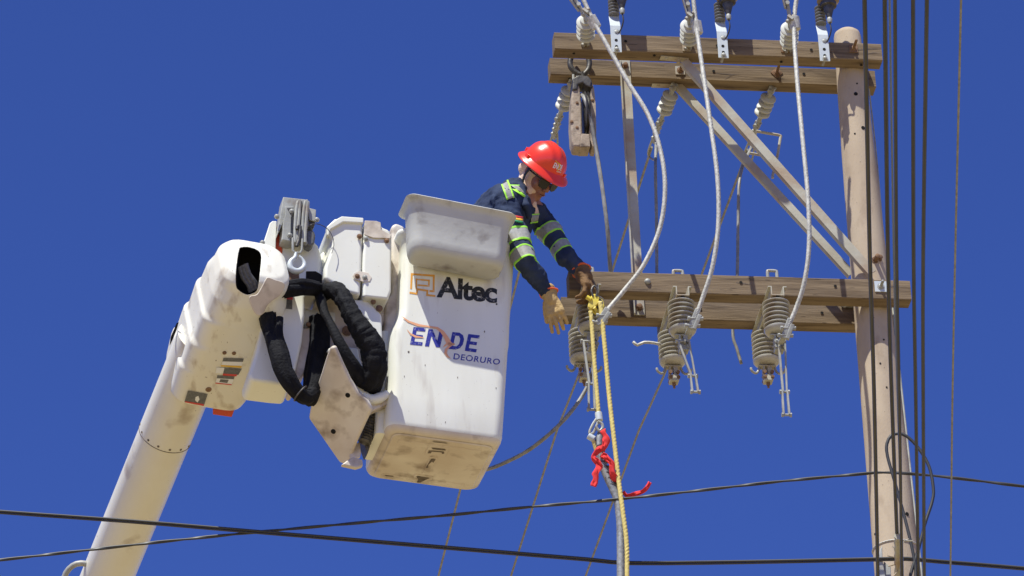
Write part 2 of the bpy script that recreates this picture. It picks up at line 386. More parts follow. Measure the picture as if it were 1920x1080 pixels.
crack(arm3, tf_lo, [(1480, 520), (1530, 523), (1570, 524)], .003); crack(arm4, tb_lo, [(1150, 575), (1180, 577), (1220, 578)], .003); crack(arm3, tf_lo, [(1640, 535), (1670, 537), (1700, 538)], .004)
# steel bracing
mid = PY(1600, 300, POLEY)
def brace(px0, py0, px1, py1, pa, pb, w=.045, name='brace', m=galvrust, twist=0):
    a = PP(px0, py0, pa, BK); b = PP(px1, py1, pb, BK); d = (b-a).normalized(); x = d.cross(BK).normalized()
    mb = MB(); mb.box((a+b)/2, (d, x, d.cross(x)), ((b-a).length/2, w/2, .004))
    _n = d.cross(x); _n = _n if _n.dot(BK) > 0 else -_n; mb.box((a+b)/2 + x*(w/2)*(1 if x.z < 0 else -1) + _n*.012, (d, x, _n), ((b-a).length/2, .003, .012))
    return mb.build(name, m, pole, bevel=.0015)
tm = tf_up + BK*(AW*.5)
brace(1283, 114, 1636, 512, tm, tf_lo+BK*.06, .050); brace(1272, 160, 1597, 514, tb_up+BK*.05, tb_lo+BK*.02, .044)
mb = MB()
for (x0, x1, y0, y1, pl, zz) in ((1238, 1290, 108, 113, tf_up, a1.z-.109), (1222, 1278, 160, 162, tb_up, a2.z-.109)):
    p = PZ(x0, y0, zz); q = PZ(x1, y1, zz); mb.beam(p, q, .04, .006, Z); bolt(mb, PZ(x0+12, y0+1, zz-.004), -Z, .006, .004); bolt(mb, PZ(x1-18, y1, zz-.004), -Z, .012, .02)
mb.each('brace_foot', galvrust, pole, bevel=.0012)
# upright angle steel between the pairs
a = PP(1171, 112, tb_up, BK)-BK*.006; b = PP(1199, 592, tb_lo, BK)-BK*.006; d = (b-a).normalized(); x = d.cross(BK).normalized()
if x.dot(ARM) < 0: x = -x
mb = MB(); mb.box((a+b)/2, (d, x, BK), ((b-a).length/2, .028, .003)); mb.box((a+b)/2-x*.028-BK*.010, (d, x, BK), ((b-a).length/2, .003, .012))
mb.build('steel_strut', galvrust, pole, bevel=.001)
mb = MB(); bolt(mb, PP(1198, 578, tb_lo, BK)-BK*.01, -BK, .014, .02); bolt(mb, PP(1172, 125, tb_up, BK)-BK*.01, -BK, .012, .02); mb.each('bolt', rust, pole)
# bolts through pole by lower braces, pole bands
mb = MB()
p, d = polept(505, 0, .25); bolt(mb, p, d, .013, .05); p, d = polept(500, 0, .5); bolt(mb, p, d, .013, .02); mb.each('bolt', rust, pole)
mb = MB(); mb.beam(PP(1576, 572, tb_lo, BK)-BK*.02, PP(1600, 574, tb_lo, BK)-BK*.02, .03, .03, Z); bolt(mb, PP(1581, 577, tb_lo, BK)-BK*.03, -BK-Z, .01, .02); mb.build('bracket', galv, pole, bevel=.002)
for py_ in (1033,):
    c = polept(py_)[0]; mb = MB(); pts = []
    for i in range(41):
        a_ = 2*math.pi*i/40; q, d = polept(py_, .002, a_); pts.append(q)
    mb.tube(pts, .004, 6, cap=False); mb.build('wire_band', alu, pole)
# a guard strip running down the shaded side of the shaft
mb = MB(); pts = [polept(y_, .004, 1.25)[0] for y_ in (540, 640, 740, 840, 940, 1040, 1140)]; mb.tube(spline(pts, .1), .006, 6); mb.build('ground_wire', galv, pole)

# ================================================================== INSULATORS
def sheds(L, n, r, rc, tilt=.35, start=.0):
    if r < .06:
        p = [(0, rc)]; st = L/n
        for i in range(n):
            z0 = i*st; p += [(z0+.001, r*.5), (z0+st*.16, r*.97), (z0+st*.22, r), (z0+st*.42, r), (z0+st*.46, r*.95), (z0+st*.50, r*.62), (z0+st*.95, r*.55)]
        p.append((L, rc)); return p
    p = [(0, rc)]; st = L/n
    for i in range(n):
        z0 = i*st
        p += [(z0+st*.08, rc), (z0+st*.18, r*.55), (z0+st*.34, r*.97), (z0+st*.42, r), (z0+st*.50, r*.985), (z0+st*.60, r*.8), (z0+st*.72, rc*1.05)]
    p.append((L, rc)); return p
def small_insulator(name, a, b, label, group, rusty=False):
    """end fitting at a, sheds, end fitting at b (the wire end)"""
    a = V(a); b = V(b); d = (b-a).normalized(); L = (b-a).length
    t = thing(name, a, label, 'insulator', group)
    mb = MB(); s0, s1 = a+d*L*.20, a+d*L*.76
    mb.lathe(s0, s1, sheds((s1-s0).length, 4, .050 if name == 'tension_insulator' else .044, .018), 32); mb.build('shed_stack', polymer, t, sharp=50)
    for (p0, p1) in ((a, s0), (s1, b)):
        mb = MB(); mb.cone(p0, p1, .013, .015, 12); x = d.orthogonal().normalized()
        mb.box(p0 if p0 == a else p1, (d, x, d.cross(x)), (.02, .008, .018)); mb.lathe((p0 if p0 == a else p1)-x*.028, (p0 if p0 == a else p1)+x, [(0, .012), (.012, .012), (.012, .007), (.044, .007), (.044, .012), (.056, .012)], 10)
        mb.build('end_fitting', galv, t, bevel=.001)
    return t
# wires leaving towards the camera: three dead ends on the front upper arm
i0 = PP(1098, 82, tf_up, BK)-BK*.01
def lead(px, py, back): return PP(px, py, tf_up-BK*back, BK)
ins0 = small_insulator('tension_insulator', i0, i0+(-BK+Z*.06-ARM*.14).normalized()*.27, 'grey ribbed insulator on the upper arm at its left end, wire leading off above', 'grey insulators on the front of the upper crossarm')
shift = [PP(1291, 89, tf_up, BK)-BK*.01, PP(1478, 94, tf_up, BK)-BK*.01]
copy_tree(ins0, shift[0], 'grey ribbed insulator on the upper arm between the two bare bracket plates near its middle')
copy_tree(ins0, shift[1], 'grey ribbed insulator on the upper arm nearest the concrete pole top')
# dead ends on the back, hanging below the rear upper arm
h0 = PP(1263, 163, tb_up+BK*.045, BK)
hang_b = h0 + (BK*.96-Z*.28-ARM*.16).normalized()*.26
hi = small_insulator('hanging_insulator', h0, hang_b, 'grey ribbed insulator hanging under the upper arm beside the steel brace foot', 'grey insulators slung below the rear upper crossarm')
hpts = [PP(1072, 155, tb_up+BK*.045, BK), PP(1447, 168, tb_up+BK*.045, BK)]
copy_tree(hi, hpts[0], 'grey ribbed insulator half hidden behind the big hanging pulley block')
copy_tree(hi, hpts[1], 'grey ribbed insulator hanging under the upper arm above the two diagonal braces')
hoff = hang_b-h0
hends = [hpts[0]+hoff, h0+hoff, hpts[1]+hoff]
# clamps at the far ends and conductors running away
wlab = ['thin grey line passing behind the worker and bucket, leftmost of the three running away', 'thin grey line running down left behind the arms, middle of the three running away', 'thin grey line running down left behind the arms, rightmost of the three running away']
clab = ['wire clamp under the insulator behind the pulley block, above the red helmet', 'wire clamp below the insulator near the steel brace foot', 'wire clamp below the insulator over the diagonal braces']
far = [(822, 1080), (958, 1080), (1098, 1080)]
for i, (e, q) in enumerate(zip(hends, far)):
    f = PZ(q[0], q[1], e.z-.15); d = (f-e).normalized(); far2 = e + d*((f-e).length*4) - Z*.6
    mb = MB(); mb.tube(spline([e+d*.25, e+(f-e)*.5-Z*.03, f, far2], .8), .0075 if i != 1 else .0075, 8)
    tag(mb.build('conductor', alud), wlab[i], 'wire', 'conductors running away from the upper arm')
    t = thing('wire_clamp', e, clab[i], 'clamp', 'clamps below the hanging insulators')
    mb = MB(); x = d.orthogonal().normalized(); y = d.cross(x)
    mb.beam(e-d*.01, e+d*.13, .022, .035, x); mb.beam(e+d*.05, e+d*.2, .03, .02, x); mb.build('clamp_body', galv, t, bevel=.004)
    mb = MB()
    for k in range(3): c = e+d*(.04+k*.045); mb.lathe(c-x*.03, c+x, [(0, .009), (.012, .009), (.012, .005), (.048, .005), (.048, .009), (.06, .009)], 8)
    mb.each('clamp_bolt', galv, t)
    mb = MB(); lp = [e+d*.12+x*.01, e+d*.2+y*.03-Z*.01, e+d*.28+y*.028-Z*.04, e+d*.34, e+d*.27-y*.02-Z*.02, e+d*.14-y*.01]
    mb.tube(spline(lp, .02), .006, 8); mb.build('wire_loop', galv, t)
# light grey drops from those clamps down behind the lower arm
def cable(name, pts, r, m, label, cat='cable', group=None, lobes=6, pitch=.12, step=.018, seg=18, amp=.28):
    mb = MB(); mb.tube(spline(pts, step), r, seg if lobes else 10, lobes, pitch, amp); return tag(mb.build(name, m, sharp=0), label, cat, group)
tbk = tb_lo+BK*.2
cable('jumper_wire', [hends[1]+BK*.15-Z*.03, PP(1229, 320, tbk, BK), PP(1231, 420, tbk, BK), PP(1232, 540, tbk, BK), PP(1236, 640, tbk, BK)], .009, alud, 'straight dull wire dropping from the middle clamp behind the lower arm', 'wire', pitch=.1)
cable('jumper_wire', [hends[2]+BK*.15-Z*.03, PP(1388, 330, tbk, BK), PP(1384, 420, tbk, BK), PP(1382, 520, tbk, BK), PP(1374, 620, tbk, BK), PP(1382, 655, tbk, BK), PP(1390, 682, tbk, BK)], .009, alud, 'dull wire dropping behind the braces, end bent below the lower arm', 'wire', pitch=.1)
# stirrup loop near the third hanging insulator
mb = MB(); q = tb_up+BK*.28
c1 = spline([PP(x, y, q, BK) for x, y in ((1418, 246), (1440, 250), (1462, 254), (1463, 260), (1456, 300), (1449, 328), (1449, 334))], .02); mb.tube(c1, .008, 8)
mb.tube([PP(1405, 287, q, BK), PP(1432, 292, q, BK)], .008, 8)
tag(mb.build('wire_stirrup', galvrust), 'rusty bent steel bracket hanging by the insulator over the braces', 'bracket')

# surge arresters on plates in front of the upper arm
def arrester(px, py, label, src=None):
    p = PP(px, py, tf_up-BK*.05, BK)
    if src: return copy_tree(src, p, label)
    t = thing('surge_arrester', p, label, 'arrester', 'arresters on steel plates along the upper crossarm')
    # plate hangs down in front of the arm, bent top leads back to the post
    mb = MB(); n0 = -BK
    mb.box(p+Z*.0, (ARM, Z, BK), (.028, .085, .003)); mb.beam(p+Z*.083, p+Z*.165+BK*.03, .056, .006, Z.cross(ARM)*0+ARM.cross(V((0, 0, 1))))
    mb.build('bracket_plate', plate, t, bevel=.0015)
    mb = MB()
    for z_ in (-.01, -.05): mb.lathe(p+Z*z_-BK*.0005, p+Z*z_-BK, [(0, .0085), (.004, .0085)], 12)
    mb.each('plate_hole', holeshade, t)
    mb = MB(); bolt(mb, p-Z*.07-BK*.004, -BK, .010, .012); bolt(mb, p+Z*.045+ARM*.005, -BK, .012, .006); mb.lathe(p-Z*.07, p-Z*.07+BK, [(0, .008), (.06, .008)], 8); mb.each('plate_bolt', galv, t)
    top = p+Z*.165+BK*.02
    mb = MB(); mb.lathe(top-Z*.0, top+Z, sheds(.12, 6, .03, .018), 20); mb.build('arrester_body', polydark, t, sharp=50)
    q = top + ARM*.035-BK*.06+Z*.005
    mb = MB(); mb.lathe(q, q+Z, [(0, .012), (.03, .02), (.05, .026), (.07, .03), (.075, .045), (.095, .045), (.095, .03)], 18); mb.build('lower_cap', darkmetal, t)
    mb = MB(); mb.lathe(q+Z*.09, q+Z, sheds(.24, 5, .062, .03), 26); mb.build('brown_shed', brownglaze, t)
    mb = MB(); mb.lathe(q-Z*.03, q+Z, [(0, .012), (.02, .016), (.03, .012), (.03, .008), (.05, .008)], 10)
    mb.build('terminal', galv, t)
    mb = MB(); mb.tube(spline([q-Z*.03, q-Z*.08+ARM*.003, q-Z*.12-ARM*.01+BK*.03, q-Z*.15-ARM*.035+BK*.05], .01), .004, 8); mb.build('lead_wire', blackcable, t)
    return t
ar0 = arrester(1155, 73, 'arrester on a pale steel plate nearest the left end of the upper arm')
arrester(1355, 84, 'arrester on a pale steel plate at the middle of the upper arm', ar0)
arrester(1545, 90, 'arrester on a pale steel plate beside the concrete pole top', ar0)
# dead-end clamps at the top and thick pale jumpers
PLF = tf_up-BK*.26
clabs = ['pale cable clamp with square collar, leftmost above the upper arm', 'pale cable clamp over the middle of the upper arm, with angled collar', 'pale cable clamp with round collar, rightmost above the upper arm']
for i, (x0, y0, x1, y1) in enumerate(((1072, -25, 1113, 42), (1290, -30, 1307, 52), (1480, -25, 1490, 44))):
    t_ = tf_up-BK*.30; a = PP(x0, y0, t_, BK); b = PP(x1, y1, PLF, BK); d = (b-a).normalized(); t = thing('dead_end_clamp', a, clabs[i], 'clamp', 'dead end clamps above the upper arm')
    xx = d.cross(BK).normalized(); sd_ = -1 if xx.dot(ARM) > 0 else 1
    mb = MB(); mb.beam(a+xx*sd_*.03, b+xx*sd_*.02-d*.02, .016, .03, BK); mb.beam(a+xx*sd_*.052, b+xx*sd_*.04-d*.09, .008, .02, BK); mb.build('clamp_body', galv, t, bevel=.003)
    mb = MB()
    for k in (0.25, .5): mb.lathe(a+(b-a)*k-BK*.03+xx*sd_*.03, a+(b-a)*k+BK+xx*sd_*.03, [(0, .012), (.012, .012), (.012, .006), (.06, .006)], 8)
    mb.each('clamp_bolt', galv, t)
    mb = MB(); mb.lathe(b-d*.035, b+d, [(0, .016), (0, .030), (.07, .028), (.075, .016)], 6 if i < 2 else 16); mb.build('collar', alu, t, bevel=.002)
def frontpl(k): return tf_up - BK*.26 + (tf_lo-tf_up)*0 + BK*k
def jumper(pts, label):
    n = len(pts); out = []
    for i, q in enumerate(pts):
        k = q[2]; out.append(PP(q[0], q[1], tf_up-BK*k, BK))
    return cable('jumper_cable', out, .0128, alu, label, 'cable', 'thick pale jumper cables between the arms', lobes=6, pitch=.11, step=.009, seg=24, amp=.34)
jumper([(1085, -20, .28), (1112, 38, .27), (1140, 88, .28), (1178, 155, .3), (1215, 215, .32), (1238, 280, .33), (1247, 350, .33), (1238, 425, .3), (1208, 495, .26), (1170, 545, .22), (1140, 580, .2), (1128, 594, .19)], 'thick pale cable curving from the left clamp past the steel strut to the yellow block')
jumper([(1298, -20, .28), (1306, 50, .27), (1319, 140, .3), (1332, 230, .33), (1345, 330, .34), (1347, 420, .32), (1336, 500, .28), (1317, 560, .23), (1302, 600, .2)], 'thick pale cable hanging from the middle clamp to the middle switch')
jumper([(1496, -20, .28), (1489, 45, .27), (1494, 140, .3), (1504, 250, .33), (1515, 370, .34), (1517, 460, .32), (1508, 530, .28), (1492, 580, .23), (1475, 618, .2)], 'thick pale cable hanging from the right clamp to the switch nearest the pole')

# ================================================================== THREE SWITCHES under the lower arms
def switch(px, py, label, src=None):
    p = PP(px, py, tf_lo-BK*.09, BK)
    if src: return copy_tree(src, p, label)
    t = thing('disconnect_switch', p, label, 'switch', 'disconnect switches slung under the lower crossarms')
    L = .52; W = .035
    mb = MB(); c = p+BK*(L/2)                                       # U channel open upwards
    mb.box(c-Z*.024, (ARM, BK, Z), (W, L/2, .003)); 
    for s in (-1, 1):
        mb.box(c+ARM*s*(W-.003)-Z*.001, (ARM, BK, Z), (.003, L/2, .0245)); mb.box(c+ARM*s*(W+.004)+Z*.0245, (ARM, BK, Z), (.010, L/2, .003))
    mb.build('channel_base', galvrust, t, bevel=.001)
    mb = MB(); mb.box(p+BK*.013-Z*.03+ARM*0, (ARM, BK, Z), (.008, .012, .004)); mb.build('channel_slot', holeshade, t)
    mb = MB(); q = p+BK*.1+Z*.155                                    # strap over the arm
    mb.tube(spline([q-ARM*.024-Z*.06, q-ARM*.024+Z*.012, q-ARM*.018+Z*.022, q+ARM*.018+Z*.022, q+ARM*.024+Z*.012, q+ARM*.024-Z*.06], .01), .009, 8); mb.build('strap', galv, t)
    for k, off in enumerate((.07, .40)):
        a = p+BK*off-Z*.028; pr = [(0, .045)]; n = 6; st = .0255
        for i in range(n):
            z0 = i*st; pr += [(z0+.006, .048), (z0+.010, .066), (z0+.0135, .0725), (z0+.0175, .0725), (z0+.0185, .066), (z0+.0185, .048)]
        pr += [(n*st+.004, .048), (n*st+.007, .067), (n*st+.012, .0725), (n*st+.022, .071), (n*st+.036, .060), (n*st+.042, .035), (n*st+.042, .02)]
        mb = MB(); mb.lathe(a, a-Z, pr, 36); mb.build('insulator_post', porcelain, t, sharp=50)
        e = a-Z*(n*st+.04)
        mb = MB(); mb.box(e-Z*.012, (ARM, BK, Z), (.045, .022, .004)); mb.box(e-Z*.04+ARM*.01, (ARM, BK, Z), (.012, .02, .03)); mb.box(e-Z*.04-ARM*.02, (ARM, BK, Z), (.005, .02, .03))
        mb.box(e-Z*.085, (ARM, BK, Z), (.024, .028, .018))
        mb.build('terminal_block', galv if k == 0 else galvrust, t, bevel=.003)
        mb = MB()
        for s in (-1, 1):
            for dz in (.055, .085): mb.lathe(e-Z*dz+ARM*.02*s-BK*.035, e-Z*dz+ARM*.02*s+BK, [(0, .01), (.012, .01), (.012, .006), (.07, .006)], 8)
        mb.lathe(e-Z*.1, e-Z, [(0, .01), (.02, .01), (.02, .006), (.035, .006)], 8); mb.each('terminal_bolt', rust if k else galv, t)
        if k:
            mb = MB()
            for s in (-1, 1):
                mb.tube(spline([e-Z*.01+ARM*.04*s, e-Z*.04+ARM*.05*s, e-Z*.055+ARM*.068*s-BK*.01, e-Z*.045+ARM*.088*s-BK*.02, e-Z*.03+ARM*.09*s-BK*.02], .01), .007, 8)
            mb.each('hook', galv, t)
    return t
def blade(sw, label_len):
    pass
sw3 = switch(1458, 545, 'disconnect switch with two ribbed insulators, nearest the concrete pole')
# hanging blade on the switch nearest the pole (parts of it)
def hang_blade(sw, pts, m=galv):
    o = sw
    a, b, c, d = [PP(x, y, tf_lo-BK*.06, BK) for x, y in pts]
    mb = MB()
    mb.beam(a-ARM*.012, c-ARM*.008, .011, .018, BK); mb.beam(b+ARM*.006, c+ARM*.012, .009, .014, BK)
    mb.beam(c-ARM*.012, d-ARM*.016, .010, .022, BK); mb.beam(c+ARM*.014, d+ARM*.014, .010, .022, BK)
    mb.build('blade', galv, o, bevel=.002)
    mb = MB()
    for q in (a, c, d): mb.lathe(q-ARM*.026, q+ARM, [(0, .012), (.01, .012), (.01, .007), (.042, .007), (.042, .012), (.052, .012)], 8)
    mb.each('blade_pin', galv, o)
sw2 = switch(1280, 545, 'disconnect switch with two ribbed insulators, middle one under the lower arms', sw3)
sw1 = switch(1110, 540, 'disconnect switch behind the yellow ropes and shade-darkened glove', sw3)
hang_blade(sw3, ((1464, 640), (1470, 645), (1471, 735), (1475, 778)))
hang_blade(sw2, ((1276, 640), (1290, 640), (1299, 705), (1304, 735)))
hang_blade(sw1, ((1098, 640), (1110, 640), (1108, 720), (1110, 768)), darkmetal)
# clamps holding the thick jumpers at the front insulator of each switch
for sw, (x, y, dx, dy) in ((sw3, (1474, 620, 8, -22)), (sw2, (1300, 602, 9, -22)), (sw1, (1128, 596, 12, -18))):
    pc = PP(x, y, tf_up-BK*.2, BK); qc = PP(x+dx, y+dy, tf_up-BK*.215, BK); d = (qc-pc).normalized()
    mb = MB(); mb.beam(pc-d*.045, qc, .03, .02, BK); mb.build('cable_lug', galv, sw, bevel=.004)
    mb = MB(); mb.beam(pc-d*.05+ARM*.022, pc+d*.035+ARM*.022, .022, .03, BK); mb.build('clamp_jaw', galv, sw, bevel=.004)
    mb = MB()
    for k in (-.03, .012): c = pc+d*k; mb.lathe(c-ARM*.035-BK*.006, c+ARM, [(0, .011), (.012, .011), (.012, .006), (.065, .006), (.065, .011), (.08, .011)], 8)
    mb.each('clamp_bolt', galv, sw)
    mb = MB(); e = pc-d*.04; mb.beam(e, e+BK*.09+Z*.015, .03, .012, Z); mb.build('terminal_pad', galv, sw, bevel=.003)
# short cut wire ends
cable('wire_stub', [PP(x, y, tf_lo+BK*.25, BK) for x, y in ((1240, 646), (1225, 643), (1208, 642), (1195, 647), (1187, 641))], .0085, alu, 'short frayed wire stub pointing left from the middle switch', 'wire', lobes=5, pitch=.06, amp=.35)
cable('guy_cable', [PP(1118, 600, tf_lo-BK*.03, BK), PP(1112, 690, tf_lo-BK*.02, BK), PP(1093, 740, tf_lo, BK), PP(1055, 790, tf_lo, BK), PP(1000, 838, tf_lo+BK*.12, BK), PP(950, 866, tf_lo+BK*.28, BK), PP(906, 882, tf_lo+BK*.42, BK), PP(840, 893, tf_lo+BK*.6, BK)], .0105, alud, 'grey stranded cable sagging from the ropes to behind the bucket', 'cable', pitch=.14)

# ================================================================== BIG PULLEY BLOCK on the left of the upper arms
pbp = tf_up+BK*.05
pl_t = thing('pulley_block', PP(1095, 150, pbp, BK), 'large dusty stringing block hanging from a hook below the upper arm', 'pulley')
for (x0, x1, nm) in ((1071, 1091, 'cheek'), (1106, 1117, 'cheek')):
    mb = MB(); o = pbp
    cen = [(x0+4, 156), (x0, 185), (x0-1, 230), (x0+1, 262), (x0+5, 274), (x1+1, 275), (x1+1, 240), (x1, 195), (x1-3, 166), (x1-7, 154)]
    mb.prism([PP(x, y, o, BK) for x, y in cen], BK*.10); mb.build(nm, woodpul, pl_t, bevel=.012, seg=3)
mb = MB(); mb.prism([PP(x, y, pbp-BK*.004, BK) for x, y in ((1090, 250), (1106, 251), (1107, 275), (1088, 275))], BK*.10); mb.build('spacer', woodpul, pl_t, bevel=.005)
mb = MB(); c = PP(1098, 215, pbp+BK*.06, BK); mb.lathe(c-ARM*.012, c+ARM, [(0, .02), (0, .12), (.004, .125), (.008, .105), (.016, .105), (.02, .125), (.024, .12), (.024, .02)], 36); mb.build('sheave', darkmetal, pl_t)
mb = MB()
for (x, y) in ((1082, 193), (1082, 239), (1111, 188), (1072, 228)): bolt(mb, PP(x, y, pbp, BK), -BK, .006, .004)
mb.each('rivet', rust, pl_t)
mb = MB(); k = tb_up-BK*.04
mb.tube(spline([PP(x, y, k, BK) for x, y in ((1076, 98), (1070, 110), (1069, 122), (1074, 131), (1083, 138), (1092, 141), (1102, 132), (1105, 118), (1101, 102), (1096, 96))], .01), [.012, .014, .016, .018, .019, .02, .02, .02, .02, .02, .019, .018, .016, .015, .014, .013, .013, .013][:len(spline([PP(x, y, k, BK) for x, y in ((1076, 98), (1070, 110), (1069, 122), (1074, 131), (1083, 138), (1092, 141), (1102, 132), (1105, 118), (1101, 102), (1096, 96))], .01))] if False else .015, 12)
mb.tube(spline([PP(x, y, k+BK*.0, BK) for x, y in ((1090, 137), (1093, 146), (1093, 152))], .01), .017, 12)
mb.each('hook', darkmetal, pl_t)
mb = MB(); mb.prism([PP(x, y, pbp-BK*.01, BK) for x, y in ((1074, 146), (1085, 140), (1104, 142), (1110, 150), (1112, 165), (1098, 160), (1093, 154), (1084, 158), (1083, 168), (1073, 168))], BK*.1); mb.build('yoke', darkmetal, pl_t, bevel=.008)
mb = MB(); mb.tube([PP(1075, 140, k, BK), PP(1076, 172, k, BK)], .007, 8); mb.tube([PP(1082, 141, k, BK), PP(1080, 170, k, BK)], .006, 8); mb.each('latch_pin', galv, pl_t)
cable('pulling_wire', [PP(1090, 178, pbp+BK*.03, BK), PP(1096, 185, pbp-BK*.02, BK), PP(1106, 215, pbp-BK*.03, BK), PP(1117, 275, pbp, BK), PP(1129, 350, pbp, BK), PP(1139, 430, pbp+BK*.02, BK), PP(1144, 500, pbp+BK*.12, BK), PP(1148, 540, pbp+BK*.16, BK)], .012, alud, 'silvery stranded wire running from the big pulley block down behind the lower arm', 'cable', pitch=.12)

# ================================================================== ROPES, YELLOW BLOCK, PULLING GRIP, RIBBON
rp = tf_lo-BK*.17
yb = thing('handline_block', PP(1118, 565, rp, BK), 'small yellow pulley block hung below the dark glove', 'pulley')
mb = MB(); mb.prism([PP(x, y, rp, BK) for x, y in ((1104, 563), (1110, 551), (1116, 550), (1124, 557), (1123, 568), (1116, 575), (1108, 579), (1102, 575))], BK*.025); mb.build('side_plate', yellowp, yb, bevel=.006, seg=3)
mb = MB(); mb.prism([PP(x, y, rp+BK*.05, BK) for x, y in ((1112, 562), (1120, 555), (1131, 562), (1134, 572), (1130, 582), (1118, 588), (1108, 582))], BK*.02); mb.build('side_plate', yellowp, yb, bevel=.006, seg=3)
mb = MB(); mb.tube([PP(1100, 557, rp, BK), PP(1108, 562, rp, BK)], .012, 10); mb.tube([PP(1114, 576, rp, BK), PP(1122, 588, rp+BK*.04, BK)], .009, 10); mb.each('cross_pin', yellowp, yb)
mb = MB(); c = PP(1119, 570, rp+BK*.035, BK); mb.lathe(c-BK*.015, c+BK, [(0, .03), (.006, .024), (.018, .024), (.026, .03)], 18); mb.build('sheave', darkmetal, yb)
mb = MB(); mb.tube(spline([PP(x, y, rp, BK) for x, y in ((1112, 556), (1109, 545), (1114, 536), (1120, 543), (1118, 556))], .01), .006, 8); mb.each('hook', darkmetal, yb)
def rope(pts, label, r=.0115): return cable('rope', [PP(x, y, rp+BK*k, BK) for x, y, k in pts], r, ropem, label, 'rope', 'yellow handline ropes', lobes=3, pitch=.06, step=.007, seg=18, amp=.26)
rope([(1107, 584, .0), (1109, 600, 0), (1113, 660, 0), (1118, 720, 0), (1122, 770, 0), (1123, 788, 0)], 'yellow rope fall ending in a shackle, left of the pair below the block')
rope([(1125, 566, .0), (1128, 590, 0), (1134, 650, 0), (1142, 740, 0), (1152, 830, -.01), (1160, 900, -.02), (1168, 960, -.03), (1175, 1020, -.03), (1176, 1100, -.03), (1178, 1400, -.03)], 'long yellow rope hanging past the ribbon to the bottom edge, right of the pair', .0125)
rope([(1105, 818, .0), (1112, 826, 0), (1120, 850, .01), (1140, 885, .02), (1158, 912, .03), (1163, 940, .035), (1170, 990, .04), (1172, 1040, .04), (1170, 1100, .04), (1170, 1400, .04)], 'yellow rope tail tied under the shackle beside the grey sleeve', .0105)
sh = thing('shackle', PP(1120, 800, rp, BK), 'small steel shackle joining the yellow rope to the grey sleeve', 'shackle')
mb = MB(); mb.tube(spline([PP(x, y, rp-BK*.005, BK) for x, y in ((1118, 786), (1112, 795), (1106, 808), (1106, 814), (1112, 812), (1118, 800), (1122, 790))], .008), .007, 8); mb.build('bow', galv, sh)
mb = MB(); mb.tube(spline([PP(x, y, rp-BK*.01, BK) for x, y in ((1117, 800), (1124, 808), (1130, 802), (1128, 794), (1121, 790))], .008), .008, 8); mb.build('bow', galv, sh)
mb = MB(); mb.tube([PP(1122, 774, rp-BK*.001, BK), PP(1124, 789, rp-BK*.001, BK)], .019, 12); mb.tube([PP(1103, 817, rp-BK*.001, BK), PP(1114, 824, rp-BK*.001, BK)], .017, 12); mb.each('thimble', plate, sh, bevel=.003)
mb = MB(); gp = [PP(x, y, rp+BK*.01, BK) for x, y in ((1130, 806), (1123, 830), (1127, 860), (1137, 890), (1150, 918), (1158, 940), (1163, 980), (1164, 1030), (1164, 1100), (1164, 1400))]
mb.tube(spline(gp, .01), .021, 20, 10, .22, .12); tag(mb.build('pulling_grip', mat('grip_mesh', (.33, .34, .35), .6, .3, col2=(.2, .2, .21), nscale=60)), 'grey braided cable sleeve hanging with the yellow ropes', 'cable grip')
mb = MB()
for k, (x, y) in enumerate(((1124, 838), (1126, 848), (1129, 858), (1132, 868), (1136, 878), (1140, 888), (1144, 898), (1149, 910))):
    c = PP(x, y, rp+BK*.01, BK); d = (gp[3]-gp[2]).normalized(); mb.lathe(c-d*.004, c+d, [(0, .0215), (.0, .0235), (.006, .0235), (.006, .0215)], 16)
o = mb.build('tape_band', darkmetal); tag(o, 'dark tape turns wound round the upper end of the grey sleeve', 'tape')
def ribbon(pts, wd, par, seed, rot=0):
    sp = spline([PP(x, y, rp-BK*k, BK) for x, y, k in pts], .007); mb = MB(); vs = []; N = len(sp)
    for i, q in enumerate(sp):
        t = (sp[min(i+1, N-1)]-sp[max(i-1, 0)]).normalized(); f = i/(N-1)
        s_ = t.cross(FWD).normalized(); s_ = Matrix.Rotation(rot+.7*noise.noise(V((i*.12, seed, 0))), 3, t) @ s_
        hl = wd*(.8+.7*noise.noise(V((i*.17, seed, 3)))); hr = wd*(.8+.7*noise.noise(V((i*.17, seed, 9))))
        for u in (-1, -.5, 0, .5, 1): vs.append(q+s_*(hl if u < 0 else hr)*u + FWD*noise.noise(V((i*.22, u*1.9, seed)))*.013)
    m = 5; mb.add(vs, [(i*m+k, i*m+k+1, (i+1)*m+k+1, (i+1)*m+k) for i in range(N-1) for k in range(m-1)]); o = mb.build('strip', redcloth, par, sharp=25); s = o.modifiers.new('s', 'SOLIDIFY'); s.thickness = .0015; return o
rb = thing('ribbon', PP(1125, 840, rp, BK), 'tattered red warning ribbon knotted round the grey sleeve and rope', 'ribbon')
ribbon([(1130, 806, .03), (1136, 818, .035), (1135, 832, .035), (1130, 845, .03)], .020, rb, 1)
ribbon([(1130, 840, .02), (1116, 850, .03), (1112, 858, .03), (1120, 866, .032), (1126, 876, .03)], .018, rb, 2)
ribbon([(1123, 868, .03), (1120, 880, .032), (1118, 893, .028), (1114, 906, .03), (1112, 912, .03)], .019, rb, 3)
ribbon([(1128, 852, .02), (1140, 862, .035), (1148, 872, .035), (1148, 886, .03), (1152, 896, .02), (1160, 904, .0)], .019, rb, 4)
ribbon([(1168, 922, -.02), (1176, 929, -.02), (1190, 927, -.01), (1204, 922, .0), (1213, 914, .02), (1219, 904, .03)], .013, rb, 5)

